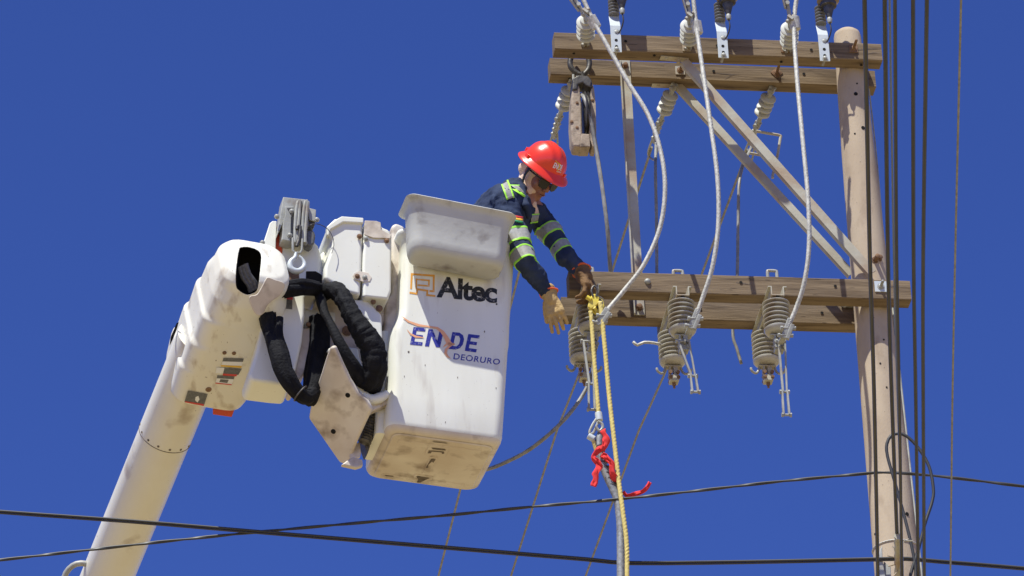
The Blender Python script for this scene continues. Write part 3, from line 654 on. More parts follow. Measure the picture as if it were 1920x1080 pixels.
# ================================================================== CABLES RUNNING OVERHEAD beside and in front of the pole
overh = [([(1620, -60), (1621, 0), (1631, 480), (1639, 740), (1646, 1080), (1647, 1130)], .0125, 9.9, 'black overhead cable crossing the middle of the concrete pole, leftmost of the bundle'),
 ([(1658, -60), (1659, 0), (1665, 480), (1672, 740), (1685, 1080), (1687, 1130)], .0125, 9.9, 'black overhead cable just right of the pole top, second from the left'),
 ([(1667, -60), (1668, 0), (1676, 480), (1683, 740), (1691, 1000), (1694, 1130)], .0065, 9.95, 'thin bluish overhead wire pressed between two black cables'),
 ([(1677, -60), (1678, 0), (1681, 480), (1686, 740), (1691, 1080), (1692, 1130)], .0105, 9.8, 'black overhead cable, third thick one from the left'),
 ([(1712, -60), (1712, 0), (1713, 480), (1717, 740), (1722, 1080), (1723, 1130)], .0115, 9.8, 'black overhead cable right of the pole, left one of the separate pair'),
 ([(1740, -60), (1738, 0), (1731, 480), (1731, 740), (1733, 1080), (1733, 1130)], .0115, 9.7, 'black overhead cable right of the pole, right one of the separate pair'),
 ([(1803, -60), (1802, 0), (1791, 480), (1786, 740), (1782, 1080), (1781, 1130)], .0065, 9.7, 'thin grey overhead wire standing alone, rightmost in the sky')]
for i, (pts, r, z, lab) in enumerate(overh):
    P3 = [PZ(x, y, z) for x, y in pts]; P3 = [P3[0]+(P3[0]-P3[1])*10] + P3 + [P3[-1]+(P3[-1]-P3[-2])*4]
    mb = MB(); mb.tube(spline(P3, .3), r*.72, 10); tag(mb.build('overhead_cable' if r > .008 else 'overhead_wire', greycable if r > .008 else (alud if i == 6 else mat('blue_grey_wire', (.16, .2, .28), .4)), sharp=0), lab, 'cable' if r > .008 else 'wire', 'overhead cables beside the pole')
# coil loop
lz = 9.72
mb = MB(); lp = [(1716, 1110), (1716, 1060), (1700, 985), (1678, 905), (1664, 855), (1663, 832), (1671, 817), (1684, 813), (1700, 818), (1722, 840), (1742, 875), (1750, 915), (1748, 940), (1735, 980), (1722, 1030), (1708, 1075), (1700, 1110)]
mb.tube(spline([PY(x, y, 17.1) for x, y in lp], .02), .008, 10); tag(mb.build('cable_loop', greycable), 'drooping black cable loop hanging beside the concrete pole', 'cable')
# wires across
def across(pts, r, m, name, label, yd, lobes=0, pitch=.6, amp=.45, off=0, grp=None):
    P3 = [PD(x, y+off, yd) for x, y in pts]; mb = MB(); mb.tube(spline(P3, .03 if lobes else .15), r, 16 if lobes else 10, lobes, pitch, amp); return tag(mb.build(name, m, sharp=0), label, 'wire', grp)
W1 = [(-300, 935), (0, 959), (250, 977), (500, 998), (800, 1023), (1100, 1048), (1185, 1055), (1400, 1053), (1640, 1048), (1700, 1047), (1760, 1052), (1920, 1065), (2200, 1090)]
across(W1, .0062, greycable, 'service_cable', 'dark wire sagging across the bottom, upper strand of a close pair', 19.9, off=-1, grp='close pair of dark wires along the bottom')
across(W1, .0048, blackcable, 'service_cable', 'thin dark wire along the bottom, lower strand of a close pair', 19.9, off=3.2, grp='close pair of dark wires along the bottom')
W2 = [(-300, 1082), (0, 1050), (150, 1033), (320, 1014), (500, 996), (700, 978), (850, 965), (1000, 950), (1150, 937), (1300, 921), (1450, 904), (1600, 890), (1660, 886), (1740, 891), (1830, 901), (1920, 912), (2200, 945)]
across(W2, .0085, greycable, 'twisted_wire', 'twisted dark wire rising across the picture behind the red ribbon', 19.92, 2, .5, .5)
# wire lashing with frayed ends near the bottom of the pole
mb = MB()
for k in range(9):
    a_ = k*.7; c = PZ(1687, 1015+k*8, 9.88); mb.tube([c+V((math.cos(a_)*.02, 0, math.sin(a_)*.02)), c+V((math.cos(a_)*.06, 0, math.sin(a_)*.05))], .003, 6)
mb.tube(spline([PZ(1683, 1005, 9.88), PZ(1684, 1080, 9.88), PZ(1685, 1120, 9.88)], .02), .019, 12, 3, .05, .3)
tag(mb.build('wire_splice', galvrust), 'frayed wire lashing round the cables low on the pole', 'splice')
mb = MB(); o_ = PY(1655, 1050, 17.95)
mb.prism([PY(x, y, 17.95) for x, y in ((1644, 1052), (1650, 1030), (1654, 1022), (1655, 1050), (1662, 1090), (1642, 1090))], V((0, .05, 0))); mb.prism([PY(x, y, 17.98) for x, y in ((1657, 1052), (1670, 1062), (1672, 1095), (1660, 1095))], V((0, .04, 0)))
tag(mb.build('dead_end_wedge', galv, bevel=.004), 'metal wedge clamp strapped to the pole at the bottom edge', 'clamp')

# ================================================================== THE AERIAL LIFT
AB = R(12.8); tilt = Matrix.Rotation(R(4), 3, FWD)
E1 = tilt @ V((math.cos(AB), math.sin(AB), 0)); E2 = tilt @ V((-math.sin(AB), math.cos(AB), 0)); E3 = tilt @ V((0, 0, 1))
BO = PD(726, 802, 19.7)
def BF(x, y, z): return BO + E1*x + E2*y + E3*z
def BPX(px, py, y=0): return PP(px, py, BO+E2*y, E2)                 # picture point on a plane y metres behind the bucket front
BW, BD, BH = .592, .575, 1.16
lift = thing('aerial_lift', BF(-.9, .6, -1.5), 'white insulated boom with fibreglass bucket carrying the worker', 'bucket lift')
def rr(x0, x1, y0, y1, r, z): return [BF(x, y, z) for x, y in rrect(x0, x1, y0, y1, r, 6)]
mb = MB(); S = []
for (z, i) in ((0, .045), (.004, .026), (.014, .012), (.03, .004), (.05, 0)): S.append(rr(i, BW-i, i, BD-i, .055, z))
for z in (.2, .4, .54): S.append(rr(.0, BW+.026*z, 0, BD, .055, z))
for z, i in ((.58, .006), (.62, .02), (.66, .032), (.70, .036)): S.append(rr(i, BW+.018, 0, BD, .05, z))
S.append(rr(.036, BW+.028, 0, BD, .05, 1.0)); S.append(rr(.036, BW+.03, 0, BD, .05, 1.10))
S.append(rr(.02, BW+.036, -.012, BD+.02, .055, 1.115)); S.append(rr(.008, BW+.044, -.02, BD+.03, .06, 1.13)); S.append(rr(.008, BW+.044, -.02, BD+.03, .06, 1.145)); S.append(rr(.02, BW+.03, -.01, BD+.02, .055, 1.155))
S.append(rr(.05, BW-.022, .014, BD-.014, .045, 1.15)); S.append(rr(.05, BW-.022, .014, BD-.014, .045, .7)); S.append(rr(.02, BW-.02, .014, BD-.014, .045, .5)); S.append(rr(.02, BW-.02, .02, BD-.02, .045, .03))
mb.loft(S); bucketmat = mat('scuffed_gelcoat', (.82, .815, .725), .42, col2=(.77, .76, .66), nscale=2.2, dirt=.16, dirtcol=(.60, .56, .48), dscale=5, bump=.08, bscale=12, speck=(70, .735, (.38, .33, .27)), stretch=(3, 3, .6))
bucket = mb.build('bucket', bucketmat, lift, sharp=60)
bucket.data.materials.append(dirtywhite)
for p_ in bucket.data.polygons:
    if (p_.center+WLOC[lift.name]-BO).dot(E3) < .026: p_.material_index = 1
bucket['label'] = 'tall fibreglass bucket with two painted marks'
# bottom: scuffed panel, worn slots
mb = MB()
def BB(x, y, h): return BF(x, y, -.0015-h)
def pan(x0, x1, y0, y1, h0, mi=0, m_=None):
    m_ = m_ or mb; m_.box(BF((x0+x1)/2, (y0+y1)/2, -h0/2+.001), (E1, E2, E3), ((x1-x0)/2, (y1-y0)/2, h0/2+.001), mi)
mb = MB(); mb.loft([[BF(x, y, -.001) for x, y in rrect(.04, BW-.04, .04, BD-.04, .04)], [BF(x, y, -.006) for x, y in rrect(.045, BW-.045, .045, BD-.045, .04)]])
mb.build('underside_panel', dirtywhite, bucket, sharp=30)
for (x0, x1, y0, y1, d_) in ((.08, .50, .09, .13, .004), (.08, .50, .47, .51, .004), (.235, .34, .10, .20, .007), (.235, .33, .43, .52, .007), (.268, .305, .22, .42, .006)):
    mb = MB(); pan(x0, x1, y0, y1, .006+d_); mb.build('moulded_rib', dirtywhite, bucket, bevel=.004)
for pts in (((.25, .115), (.32, .112), (.325, .125), (.26, .13)), ((.245, .15), (.265, .145), (.32, .14), (.325, .16), (.315, .165), (.31, .15), (.262, .155), (.26, .175), (.245, .18)), ((.275, .235), (.298, .23), (.295, .27), (.285, .262), (.275, .30), (.282, .33), (.27, .335)), ((.245, .44), (.26, .435), (.315, .44), (.30, .46), (.28, .50), (.262, .505), (.262, .47)), ((.24, .055), (.31, .05), (.32, .058), (.25, .064)), ((.09, .48), (.13, .475), (.14, .485), (.10, .49))):
    mb = MB(); poly_on(mb, pts, lambda x, y, h: BF(x, y, -.0142-h if pts[0][1] > .1 and x > .2 else -.0112), .0012); mb.each('scuff', scuff, bucket, smooth=False)
# front-face marks. face coordinates measured from the picture
def FM(px, py, h=.0012):
    p = BPX(px, py, 0); return p - E2*h
def face(fn_pts):  # picture-space outline on the front face
    return [FM(x, y) for x, y in fn_pts]
def z5(x, y): return (720+x/3.175, 360+y/3.175)                      # from the enlarged view
mb = MB()
def stroke(pts, wd, taper=False):
    sp = pts
    for i in range(len(sp)-1):
        (xa, ya), (xb, yb) = sp[i], sp[i+1]; L = math.hypot(xb-xa, yb-ya); nx, ny = -(yb-ya)/L*wd/2, (xb-xa)/L*wd/2
        ex, ey = (xb-xa)/L*wd*.5, (yb-ya)/L*wd*.5
        q = [(xa+nx-ex, ya+ny-ey), (xb+nx+ex, yb+ny+ey), (xb-nx+ex, yb-ny+ey), (xa-nx-ex, ya-ny-ey)]
        mb.add([FM(*z5(*p), h=.0012+.00005*i) for p in q], [(0, 1, 2, 3)])
stroke([(157, 600), (194, 606), (199, 579), (258, 588), (256, 614), (300, 619)], 11)
stroke([(159, 597), (165, 488), (297, 498), (296, 590), (271, 588), (269, 600)], 10) if False else None
stroke([(161, 572), (165, 489), (296, 499), (295, 592), (276, 590)], 11)
stroke([(208, 556), (266, 561), (268, 532), (188, 523), (188, 575)], 9) if False else stroke([(192, 575), (193, 520), (268, 527), (266, 560), (205, 555)], 9)
mb.build('square_emblem', orangemark, bucket, smooth=False)
bl, br, tl, trr = z5(312, 628), z5(672, 664), z5(330, 508), z5(676, 552)
def quadmap(bl, br, tl, tr_):
    def fn(x, y, h):
        ax = bl[0]+(br[0]-bl[0])*x; ay = bl[1]+(br[1]-bl[1])*x; cx = tl[0]+(tr_[0]-tl[0])*x; cy = tl[1]+(tr_[1]-tl[1])*x
        return FM(ax+(cx-ax)*y, ay+(cy-ay)*y, h)
    return fn
text_on('lettering', 'Altec', 0, 1, 0, 1, quadmap(bl, br, z5(316, 500), z5(676, 536)), blackmark, bucket, bold=.034, space=.93)
mb = MB(); c = z5(670, 668); mb.add([FM(c[0]+1.8*math.cos(k), c[1]+1.8*math.sin(k)) for k in [i*.785 for i in range(8)]], [tuple(range(8))]); mb.build('dot_mark', blackmark, bucket, smooth=False)
# block letters E N D E as slanted outlines, each letter a polygon set in a unit cell
def letters(spec, cells, m, name):
    mb = MB()
    for ch, (x0, x1, yb0, yb1, yt0, yt1) in zip(spec, cells):
        fn = quadmap(z5(x0, yb0), z5(x1, yb1), z5(x0+22, yt0), z5(x1+22, yt1)); polys = GL[ch]
        for P in polys: mb.add([fn(x, y, .0014) for x, y in P], [tuple(range(len(P)))])
    return mb.build(name, m, bucket, smooth=False)
GL = {'E': [[(0, 0), (.3, 0), (.3, 1), (0, 1)], [(.3, 0), (1, 0), (1, .19), (.3, .19)], [(.3, .41), (.9, .41), (.9, .59), (.3, .59)], [(.3, .81), (1, .81), (1, 1), (.3, 1)]],
 'N': [[(0, 0), (.27, 0), (.27, 1), (0, 1)], [(.27, 1), (.27, .62), (.73, 0), (.73, .38)], [(.73, 0), (1, 0), (1, 1), (.73, 1)]],
 'D': [[(0, 0), (.28, 0), (.28, 1), (0, 1)], [(.28, .81), (.28, 1), (.55, 1), (.85, .88), (1, .65), (1, .5), (.72, .5), (.70, .66), (.55, .81)], [(.28, 0), (.28, .19), (.55, .19), (.70, .34), (.72, .5), (1, .5), (1, .35), (.85, .12), (.55, 0)]]}
letters('ENDE', [(154, 226, 908, 915, 804, 812), (243, 333, 918, 926, 816, 828), (385, 462, 935, 942, 834, 842), (480, 548, 946, 956, 846, 854)], bluemark, 'lettering')
bl = quadmap(z5(412, 996), z5(686, 1030), z5(418, 960), z5(694, 996))
text_on('lettering', 'DEORURO', 0, 1, 0, 1, bl, bluemark, bucket, bold=.012, space=1.12)
def crescent(name, c1, c2, m=swoosh):
    mb = MB(); n = len(c1); vs = [FM(*z5(*p), h=.0022) for p in c1] + [FM(*z5(*p), h=.0022) for p in c2]
    mb.add(vs, [(i, i+1, n+i+1, n+i) for i in range(n-1)]); mb.build(name, m, bucket, smooth=False)
crescent('wing_mark', [(102, 738), (150, 768), (210, 788), (270, 798), (320, 805), (355, 828), (380, 860), (402, 898), (424, 905)], [(102, 740), (140, 776), (200, 800), (260, 806), (310, 816), (335, 836), (356, 868), (372, 905), (388, 918)])
crescent('wing_mark', [(136, 818), (158, 842), (190, 856), (236, 866)], [(137, 822), (155, 850), (185, 868), (238, 870)])
crescent('wing_mark', [(350, 925), (365, 905), (385, 896), (405, 900), (425, 906)], [(352, 926), (372, 914), (390, 908), (405, 910), (425, 906)])
crescent('wing_mark', [(420, 906), (385, 912), (362, 935), (358, 962), (375, 985), (398, 992)], [(422, 908), (395, 922), (378, 940), (374, 960), (384, 978), (398, 992)])
mb = MB()
for (x, y) in ((598, 832), (375, 462), (148, 952)): 
    c = z5(x, y); mb.add([FM(c[0]+(.9+.5*noise.noise(V((k, x, 0))))*math.cos(k)*1.2, c[1]+2.2*math.sin(k)) for k in [i*.785 for i in range(8)]], [tuple(range(8))])
for (x, y) in ((765, 660), (797, 685), (858, 708), (758, 706), (835, 792), (930, 728)):
    mb.add([FM(x+.7*math.cos(k), y+2*math.sin(k)) for k in [i*.785 for i in range(8)]], [tuple(range(8))])
mb.each('scuff', scuff, bucket, smooth=False)
# left-side moulding line and rim bracket
mb = MB(); mb.loft([rr(-.035, .02, .10, .40, .02, z) for z in (.02, .60)]); mb.build('side_rib', white, bucket, sharp=50)

# tool tray hooked on the bucket lip
tray = thing('tool_tray', BF(.28, -.1, 1.0), 'grey white plastic tool tray hooked over the front lip of the bucket', 'tray')
def rt(x0, x1, y0, y1, r, z): return [BF(x, y, z+.012-.05*x) for x, y in rrect(x0, x1, y0, y1, r, 6)]
mb = MB(); S = [rt(.07, .505, -.165, -.035, .045, .915), rt(.055, .52, -.185, -.022, .055, .920), rt(.045, .53, -.198, -.018, .06, .945), rt(.04, .535, -.203, -.018, .06, .98), rt(.028, .545, -.215, -.018, .05, 1.17),
     rt(.015, .558, -.228, -.006, .05, 1.192), rt(.002, .570, -.238, .01, .045, 1.198), rt(-.001, .573, -.241, .014, .045, 1.203), rt(.003, .569, -.237, .01, .045, 1.208), rt(.03, .545, -.212, -.01, .05, 1.208), rt(.04, .535, -.20, -.025, .05, 1.18), rt(.055, .52, -.185, -.035, .045, .94)]
mb.loft(S); mb.build('tray_body', greyplastic, tray, sharp=60)
mb = MB(); mb.box(BF(.28, -.012, 1.06), (E1, E2, E3), (.17, .006, .12)); mb.build('mounting_flange', greyplastic, tray, bevel=.004)

# covers and brackets between the boom and the bucket
def cov(name, pts, y0, th, m, bevel=.02, seg=4, parent=None, dirv=None):
    mb = MB(); mb.prism([BPX(x, y, y0) for x, y in pts], (dirv or E2)*th); return mb.build(name, m, parent or lift, bevel=bevel, seg=seg)
def sm(pts, k=4):
    n = len(pts); out = []
    for i in range(n):
        a, b, c, d = [V((*pts[(i+j-1) % n], 0)) for j in range(4)]
        for q in range(k):
            t = q/k; p = .5*((2*b)+(c-a)*t+(2*a-5*b+4*c-d)*t*t+(3*b-a-3*c+d)*t**3); out.append((p.x, p.y))
    return out
def cov_n(name, pts, o, n, th, m, bevel=.015, seg=3, parent=None):
    mb = MB(); n = V(n).normalized(); mb.prism([PP(x, y, o, n) for x, y in pts], -n*th); return mb.build(name, m, parent or lift, bevel=bevel, seg=seg)
# control box: soft two-part shell
c1 = cov('control_cover', [(681, 409), (640, 407), (628, 409), (615, 421), (614, 440), (622, 450), (618, 474), (609, 498), (608, 522), (626, 532), (645, 546), (676, 554), (679, 500)], -.02, .30, white, .020, 4)
c2 = cov('control_cover', [(683, 426), (684, 414), (712, 414), (716, 425), (729, 430), (735, 440), (734, 545), (728, 561), (681, 556), (680, 500)], -.025, .30, white, .014, 4)
cov('top_flap', [(683, 440), (684, 413), (706, 414), (714, 417), (715, 430), (734, 440), (732, 447), (700, 446)], -.034, .007, dirtywhite, .003)
cov('cover_lip', [(613, 440), (613, 424), (630, 411), (641, 405), (682, 408), (682, 418), (644, 416), (634, 422), (620, 430), (617, 442)], -.035, .04, white, .008, 3, c1)
for x, y, m_ in ((674, 443, rust), (686, 447, galv), (725, 451, rust), (670, 518, rust), (684, 520, galv)):
    mb = MB(); p = BPX(x, y, -.03); bolt(mb, p, -E2, .009, .008); mb.build('cover_bolt', m_, lift)
cov('bolt_recess', [(664, 512), (672, 508), (690, 511), (697, 520), (694, 527), (686, 529), (668, 525), (661, 518)], -.0285, .004, dirtywhite, .002, 2, c2)
# mount between cover and bucket
cov('bucket_mount', [(733, 424), (742, 416), (760, 424), (758, 700), (736, 760), (720, 760), (722, 560), (735, 550)], .10, .25, dirtywhite, .02)
cov('mount_bracket', [(640, 548), (730, 556), (726, 600), (700, 640), (700, 720), (660, 700), (600, 660), (590, 560)], .12, .22, dirtywhite, .02)
cov('mount_arm', [(655, 560), (690, 562), (716, 590), (718, 640), (700, 650), (690, 600), (665, 580)], .02, .1, white, .012)
mb = MB(); bolt(mb, BPX(651, 620, .11), -E2, .018, .006); bolt(mb, BPX(711, 578, .015), -E2, .012, .006); bolt(mb, BPX(700, 566, .0), -E2, .009, .006); mb.each('pivot_bolt', rust, lift)
mb = MB(); a, b = BPX(566, 598, .16), BPX(625, 603, .16); mb.tube([a, b], .05, 24); mb.tube([a+(b-a)*.05, a+(b-a)*.14], .054, 24); mb.build('cross_tube', white, lift)
mb = MB(); bolt(mb, BPX(578, 608, .08), -E2, .008, .006); bolt(mb, BPX(613, 610, .08), -E2, .008, .006); mb.each('cross_bolt', rust, lift)
# winch side plates and cover behind the winch
cov('side_plate', [(488, 524), (489, 470), (506, 418), (511, 414), (519, 414), (515, 526), (503, 540)], .02, .02, white, .005)
cov('winch_housing', [(514, 540), (520, 470), (540, 440), (580, 440), (598, 458), (606, 486), (607, 520), (600, 545), (560, 556)], .05, .24, white, .03)
cov('side_plate', [(595, 500), (603, 470), (640, 466), (640, 545), (602, 548)], .12, .16, white, .02)
cov('winch_drum', [(516, 422), (522, 430), (530, 470), (524, 500), (516, 520)], .045, .12, redpaint, .006)
cov('winch_opening', [(574, 508), (592, 508), (603, 514), (606, 525), (600, 548), (573, 550)], .046, .01, holeshade, .004)
cov('dark_gap', [(516, 530), (530, 500), (545, 505), (560, 500), (563, 545), (520, 548)], .046, .01, rust, .004)
# jib winch head with sheave and hook
jb = -.03
cov('jib_head', [(531, 369), (577, 374), (581, 378), (580, 420), (568, 448), (545, 452), (528, 449), (530, 420), (520, 440), (526, 400)], jb, .10, galv, .004, 2)
cov('jib_frame', [(535, 386), (551, 387), (550, 398), (546, 408), (545, 452), (529, 449), (532, 410), (535, 404)], jb-.018, .016, galv, .003, 2)
cov('jib_brace', [(538, 390), (549, 389), (546, 404)], jb-.02, .005, darkmetal, .001, 1)
mb = MB()
for dx, in ((0,), (14,)):
    pts = spline([BPX(x+dx, y, jb-.03) for x, y in ((553, 455), (553, 440), (555, 400), (559, 378), (562, 380), (561, 400), (558, 440), (558, 455))], .02)
    mb.tube(pts, .009, 8)
mb.each('sheave_guard', galv, lift)
cov('sheave', [(559, 378), (567, 376), (570, 400), (566, 452), (556, 452), (557, 410)], jb-.022, .02, darkmetal, .004, 2)
mb = MB(); mb.tube(spline([BPX(x, y, jb-.045) for x, y in ((557, 430), (558, 424), (562, 424), (563, 430), (560, 450), (556, 462))], .02), .009, 10); mb.build('hook_swivel', darkmetal, lift)
mb = MB(); mb.tube([BPX(x, y, jb-.05) for x, y in ((549, 446), (549, 470), (554, 474), (563, 474), (566, 468), (567, 448))], .006, 8); mb.build('hook_bail', galv, lift)
mb = MB(); hp = spline([BPX(x, y, jb-.05) for x, y in ((555, 474), (553, 483), (547, 488), (544, 494), (545, 503), (553, 508), (563, 507), (570, 500), (570, 492), (565, 484), (560, 481))], .008); n = len(hp)
mb.tube(hp, [.008+.008*math.sin(math.pi*min(1, i/n*1.15))**1.2 for i in range(n)], 12); mb.build('load_hook', plate, lift)
mb = MB(); mb.tube([BPX(543, 490, jb-.052), BPX(551, 482, jb-.052)], .004, 6); mb.build('hook_latch', galv, lift)
cov('winch_motor', [(578, 392), (592, 392), (593, 404), (590, 424), (577, 422)], jb, .08, darkmetal, .006); cov('winch_motor', [(574, 432), (588, 430), (592, 440), (590, 456), (582, 462), (573, 456)], jb-.01, .07, greymark, .012)
cov('motor_bracket', [(577, 389), (593, 393), (592, 407), (596, 410), (593, 416), (580, 412)], jb-.012, .012, galv, .003, 2)
mb = MB()
for x, y in ((519, 406), (547, 396), (543, 441), (572, 455), (594, 412), (492, 455)): bolt(mb, BPX(x, y, jb-.02), -E2, .009, .01)
mb.each('jib_bolt', galv, lift)
mb = MB(); mb.tube(spline([BPX(x, y, jb-.02) for x, y in ((578, 425), (586, 420), (600, 421), (615, 430), (624, 445), (626, 460), (622, 475))], .02), .002, 6); mb.build('control_wire', darkmetal, lift)
# big lower cover with sticker
lc = cov('pivot_cover', [(514, 560), (530, 545), (573, 550), (572, 590), (567, 640), (556, 690), (545, 722), (520, 720), (472, 714), (466, 702), (480, 660), (492, 600)], .02, .22, white, .028)
cov('inner_cover', [(560, 615), (585, 612), (584, 660), (580, 680), (570, 700), (555, 720), (548, 715), (556, 680)], .1, .2, dirtywhite, .02)
cov('sticker', [(521, 558), (548, 559), (548, 580), (521, 577)], .0185, .001, greymark, 0); cov('sticker', [(534, 555.5), (549, 555), (549, 562), (536, 561)], .018, .001, redmark, 0)
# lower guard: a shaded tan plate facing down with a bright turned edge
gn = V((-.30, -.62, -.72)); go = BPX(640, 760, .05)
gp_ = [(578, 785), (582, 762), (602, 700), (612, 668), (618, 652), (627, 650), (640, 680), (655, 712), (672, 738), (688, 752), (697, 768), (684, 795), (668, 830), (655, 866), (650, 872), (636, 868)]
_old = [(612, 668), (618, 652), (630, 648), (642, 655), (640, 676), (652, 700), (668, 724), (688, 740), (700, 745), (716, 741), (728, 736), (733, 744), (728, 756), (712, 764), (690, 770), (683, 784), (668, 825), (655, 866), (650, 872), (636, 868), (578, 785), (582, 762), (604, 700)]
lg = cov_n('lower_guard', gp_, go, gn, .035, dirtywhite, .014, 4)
mb = MB(); rp2 = spline([BPX(x, y, .035) for x, y in ((617, 662), (624, 655), (634, 662), (644, 688), (660, 717), (680, 741), (697, 749), (714, 745), (727, 738))], .01)
mb.tube(rp2, [.014+.012*min(1, i/12)*(1 if i < len(rp2)-6 else (len(rp2)-i)/7+.25) for i in range(len(rp2))], 16); mb.build('rolled_edge', white, lift, sharp=0)
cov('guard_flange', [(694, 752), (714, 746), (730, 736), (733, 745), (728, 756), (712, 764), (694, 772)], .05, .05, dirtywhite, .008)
lg['label'] = 'tan moulded hose guard left of the bucket'
cov('guard_edge', [(626, 650), (642, 648), (672, 652), (674, 668), (700, 735), (726, 733), (733, 742), (728, 750), (700, 755), (682, 750), (660, 728), (638, 690), (630, 668)], .06, .14, white, .012)
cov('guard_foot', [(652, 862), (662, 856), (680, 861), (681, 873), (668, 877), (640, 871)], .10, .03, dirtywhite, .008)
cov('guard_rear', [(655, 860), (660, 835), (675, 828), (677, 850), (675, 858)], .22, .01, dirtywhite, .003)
mb = MB()
for x, y in ((652, 741), (625, 809)): p = PP(x, y, go, gn); mb.lathe(p+gn*.001, p-gn, [(0, .013), (.002, .013)], 12)
mb.each('guard_hole', holeshade, lift)
cov('mount_shadow_block', [(690, 700), (722, 690), (722, 760), (705, 800), (690, 850), (683, 830), (676, 800)], .2, .1, darkmetal, .01)  # dark block standing in for the shadow behind the mount
# corrugated hose behind the guard
mb = MB(); mb.tube(spline([BPX(x, y, .18) for x, y in ((712, 765), (700, 780), (690, 810), (684, 830))], .004), .03, 14, radf=lambda d, th: 1+.12*math.sin(d*420)); mb.build('corrugated_hose', darkmetal, lift)

# ---- the boom and its rounded end housing
def C2W(v): return RT*v[0]+UP*v[1]-FWD*v[2]
A_ = C2W((.350, .764, .545)).normalized()
down = V((0, 0, -1)); Nn = (down - A_*down.dot(A_)).normalized(); Ww = A_.cross(Nn).normalized()
if Ww.dot(RT) < 0: Ww = -Ww
H0 = PD(384, 717, 20.25)
def HS(t, w_, n_): return H0 + A_*t + Ww*w_ + Nn*n_
# boom
mb = MB(); bc = PD(332, 760, 20.3); prof = []
a = bc + A_*.45; b = bc - A_*7
mb.lathe(a, b, [(0, .12), (0, .138), (.45+.20, .1385), (.45+.202, .1365), (7.35, .130)], 48); boom = mb.build('boom', boomwhite, lift, sharp=40)
mb = MB(); n_c = bc - A_*.20
pts = [n_c + (Ww*math.cos(2*math.pi*k/48)+Nn*math.sin(2*math.pi*k/48))*.1385 for k in range(49)]; mb.tube(pts, .0022, 6, cap=False); mb.build('seam', scuff, boom)
mb = MB()
for k in range(14):
    a_ = 2*math.pi*k/14+.2; d = Ww*math.cos(a_)+Nn*math.sin(a_); p = n_c + A_*.018 + d*.1385; mb.lathe(p-d*.002, p+d, [(0, .007), (.004, .006)], 8)
mb.each('rivet', scuff, boom)
cov_n('patch', [], bc, Nn, .002, white) if False else None
mb = MB(); mb.tube(spline([PD(x, y, 20.88) for x, y in ((118, 1092), (124, 1074), (136, 1061), (152, 1056), (175, 1062), (196, 1080))], .02), .016, 12); mb.build('boom_hose', galv, boom)
# housing shell, grown as a rounded hull
mb = MB(); S = []
def hsec(t, wl, wr, nt, nb, r, dn=0): return [HS(t, x, y) for x, y in rrect(wl, wr, nt, nb, r, 7)]
secs = [(-.03, -.13, .13, -.12, .13, .09), (-.028, -.165, .165, -.16, .165, .09), (-.005, -.195, .185, -.185, .19, .09), (.04, -.203, .195, -.2, .198, .09), (.16, -.215, .197, -.205, .2, .08), (.19, -.216, .197, -.2, .2, .08), (.21, -.204, .197, -.2, .2, .08), (.33, -.208, .197, -.2, .2, .08),
        (.345, -.209, .197, -.2, .2, .08), (.37, -.194, .2, -.2, .2, .09), (.50, -.200, .205, -.2, .2, .09), (.515, -.200, .205, -.2, .2, .09), (.535, -.186, .21, -.2, .197, .10), (.64, -.186, .21, -.205, .19, .11), (.70, -.178, .20, -.20, .175, .14), (.75, -.165, .195, -.195, .165, .11), (.785, -.14, .18, -.18, .145, .10), (.803, -.095, .155, -.155, .115, .09), (.81, -.04, .10, -.09, .05, .05)]
for s_ in secs: S.append(hsec(*s_))
mb.loft(S); me = blob(mb, .006, 5, [(9, .0016, (1, 1, 1))]); 
housemat = mat('weathered_gelcoat', (.82, .80, .70), .45, col2=(.75, .71, .60), nscale=3, dirt=.2, dirtcol=(.42, .34, .25), dscale=17, bump=.1, bscale=14, speck=(90, .72, (.25, .19, .14)), stretch=(1, .5, .5))
housing = blobobj('boom_tip_housing', me, housemat, lift)
# cut the opening in the end
def boolcut(o, mbc, m):
    me = mbc.mesh('cut'); me.materials.append(m); c = bpy.data.objects.new('cut', me); sc.collection.objects.link(c); c.location = WLOC[lift.name]; me.transform(Matrix.Translation(-WLOC[lift.name]))
    o.data.materials.append(m)
    bo = o.modifiers.new('b', 'BOOLEAN'); bo.operation = 'DIFFERENCE'; bo.object = c; bo.solver = 'EXACT'; bo.material_mode = 'TRANSFER' if hasattr(bo, 'material_mode') else None
    bpy.context.view_layer.update(); dg = bpy.context.evaluated_depsgraph_get(); nm = bpy.data.meshes.new_from_object(o.evaluated_get(dg)); o.modifiers.remove(bo); o.data = nm; bpy.data.objects.remove(c)
OPEN = [(448, 470), (452, 464), (464, 463), (480, 468), (488, 476), (490, 490), (489, 520), (488, 530), (484, 545), (474, 551), (464, 552), (452, 545), (446, 535), (446, 500)]
hc = HS(.72, .05, 0)
mb = MB(); pl = hc; pts = [PP(x, y, HS(.80, .05, 0), -FWD) for x, y in sm(OPEN)]; mb.prism([p_-FWD*.16 for p_ in pts], FWD*.32)
boolcut(housing, mb, holeshade)  # walls of the opening coloured near black for the shade inside
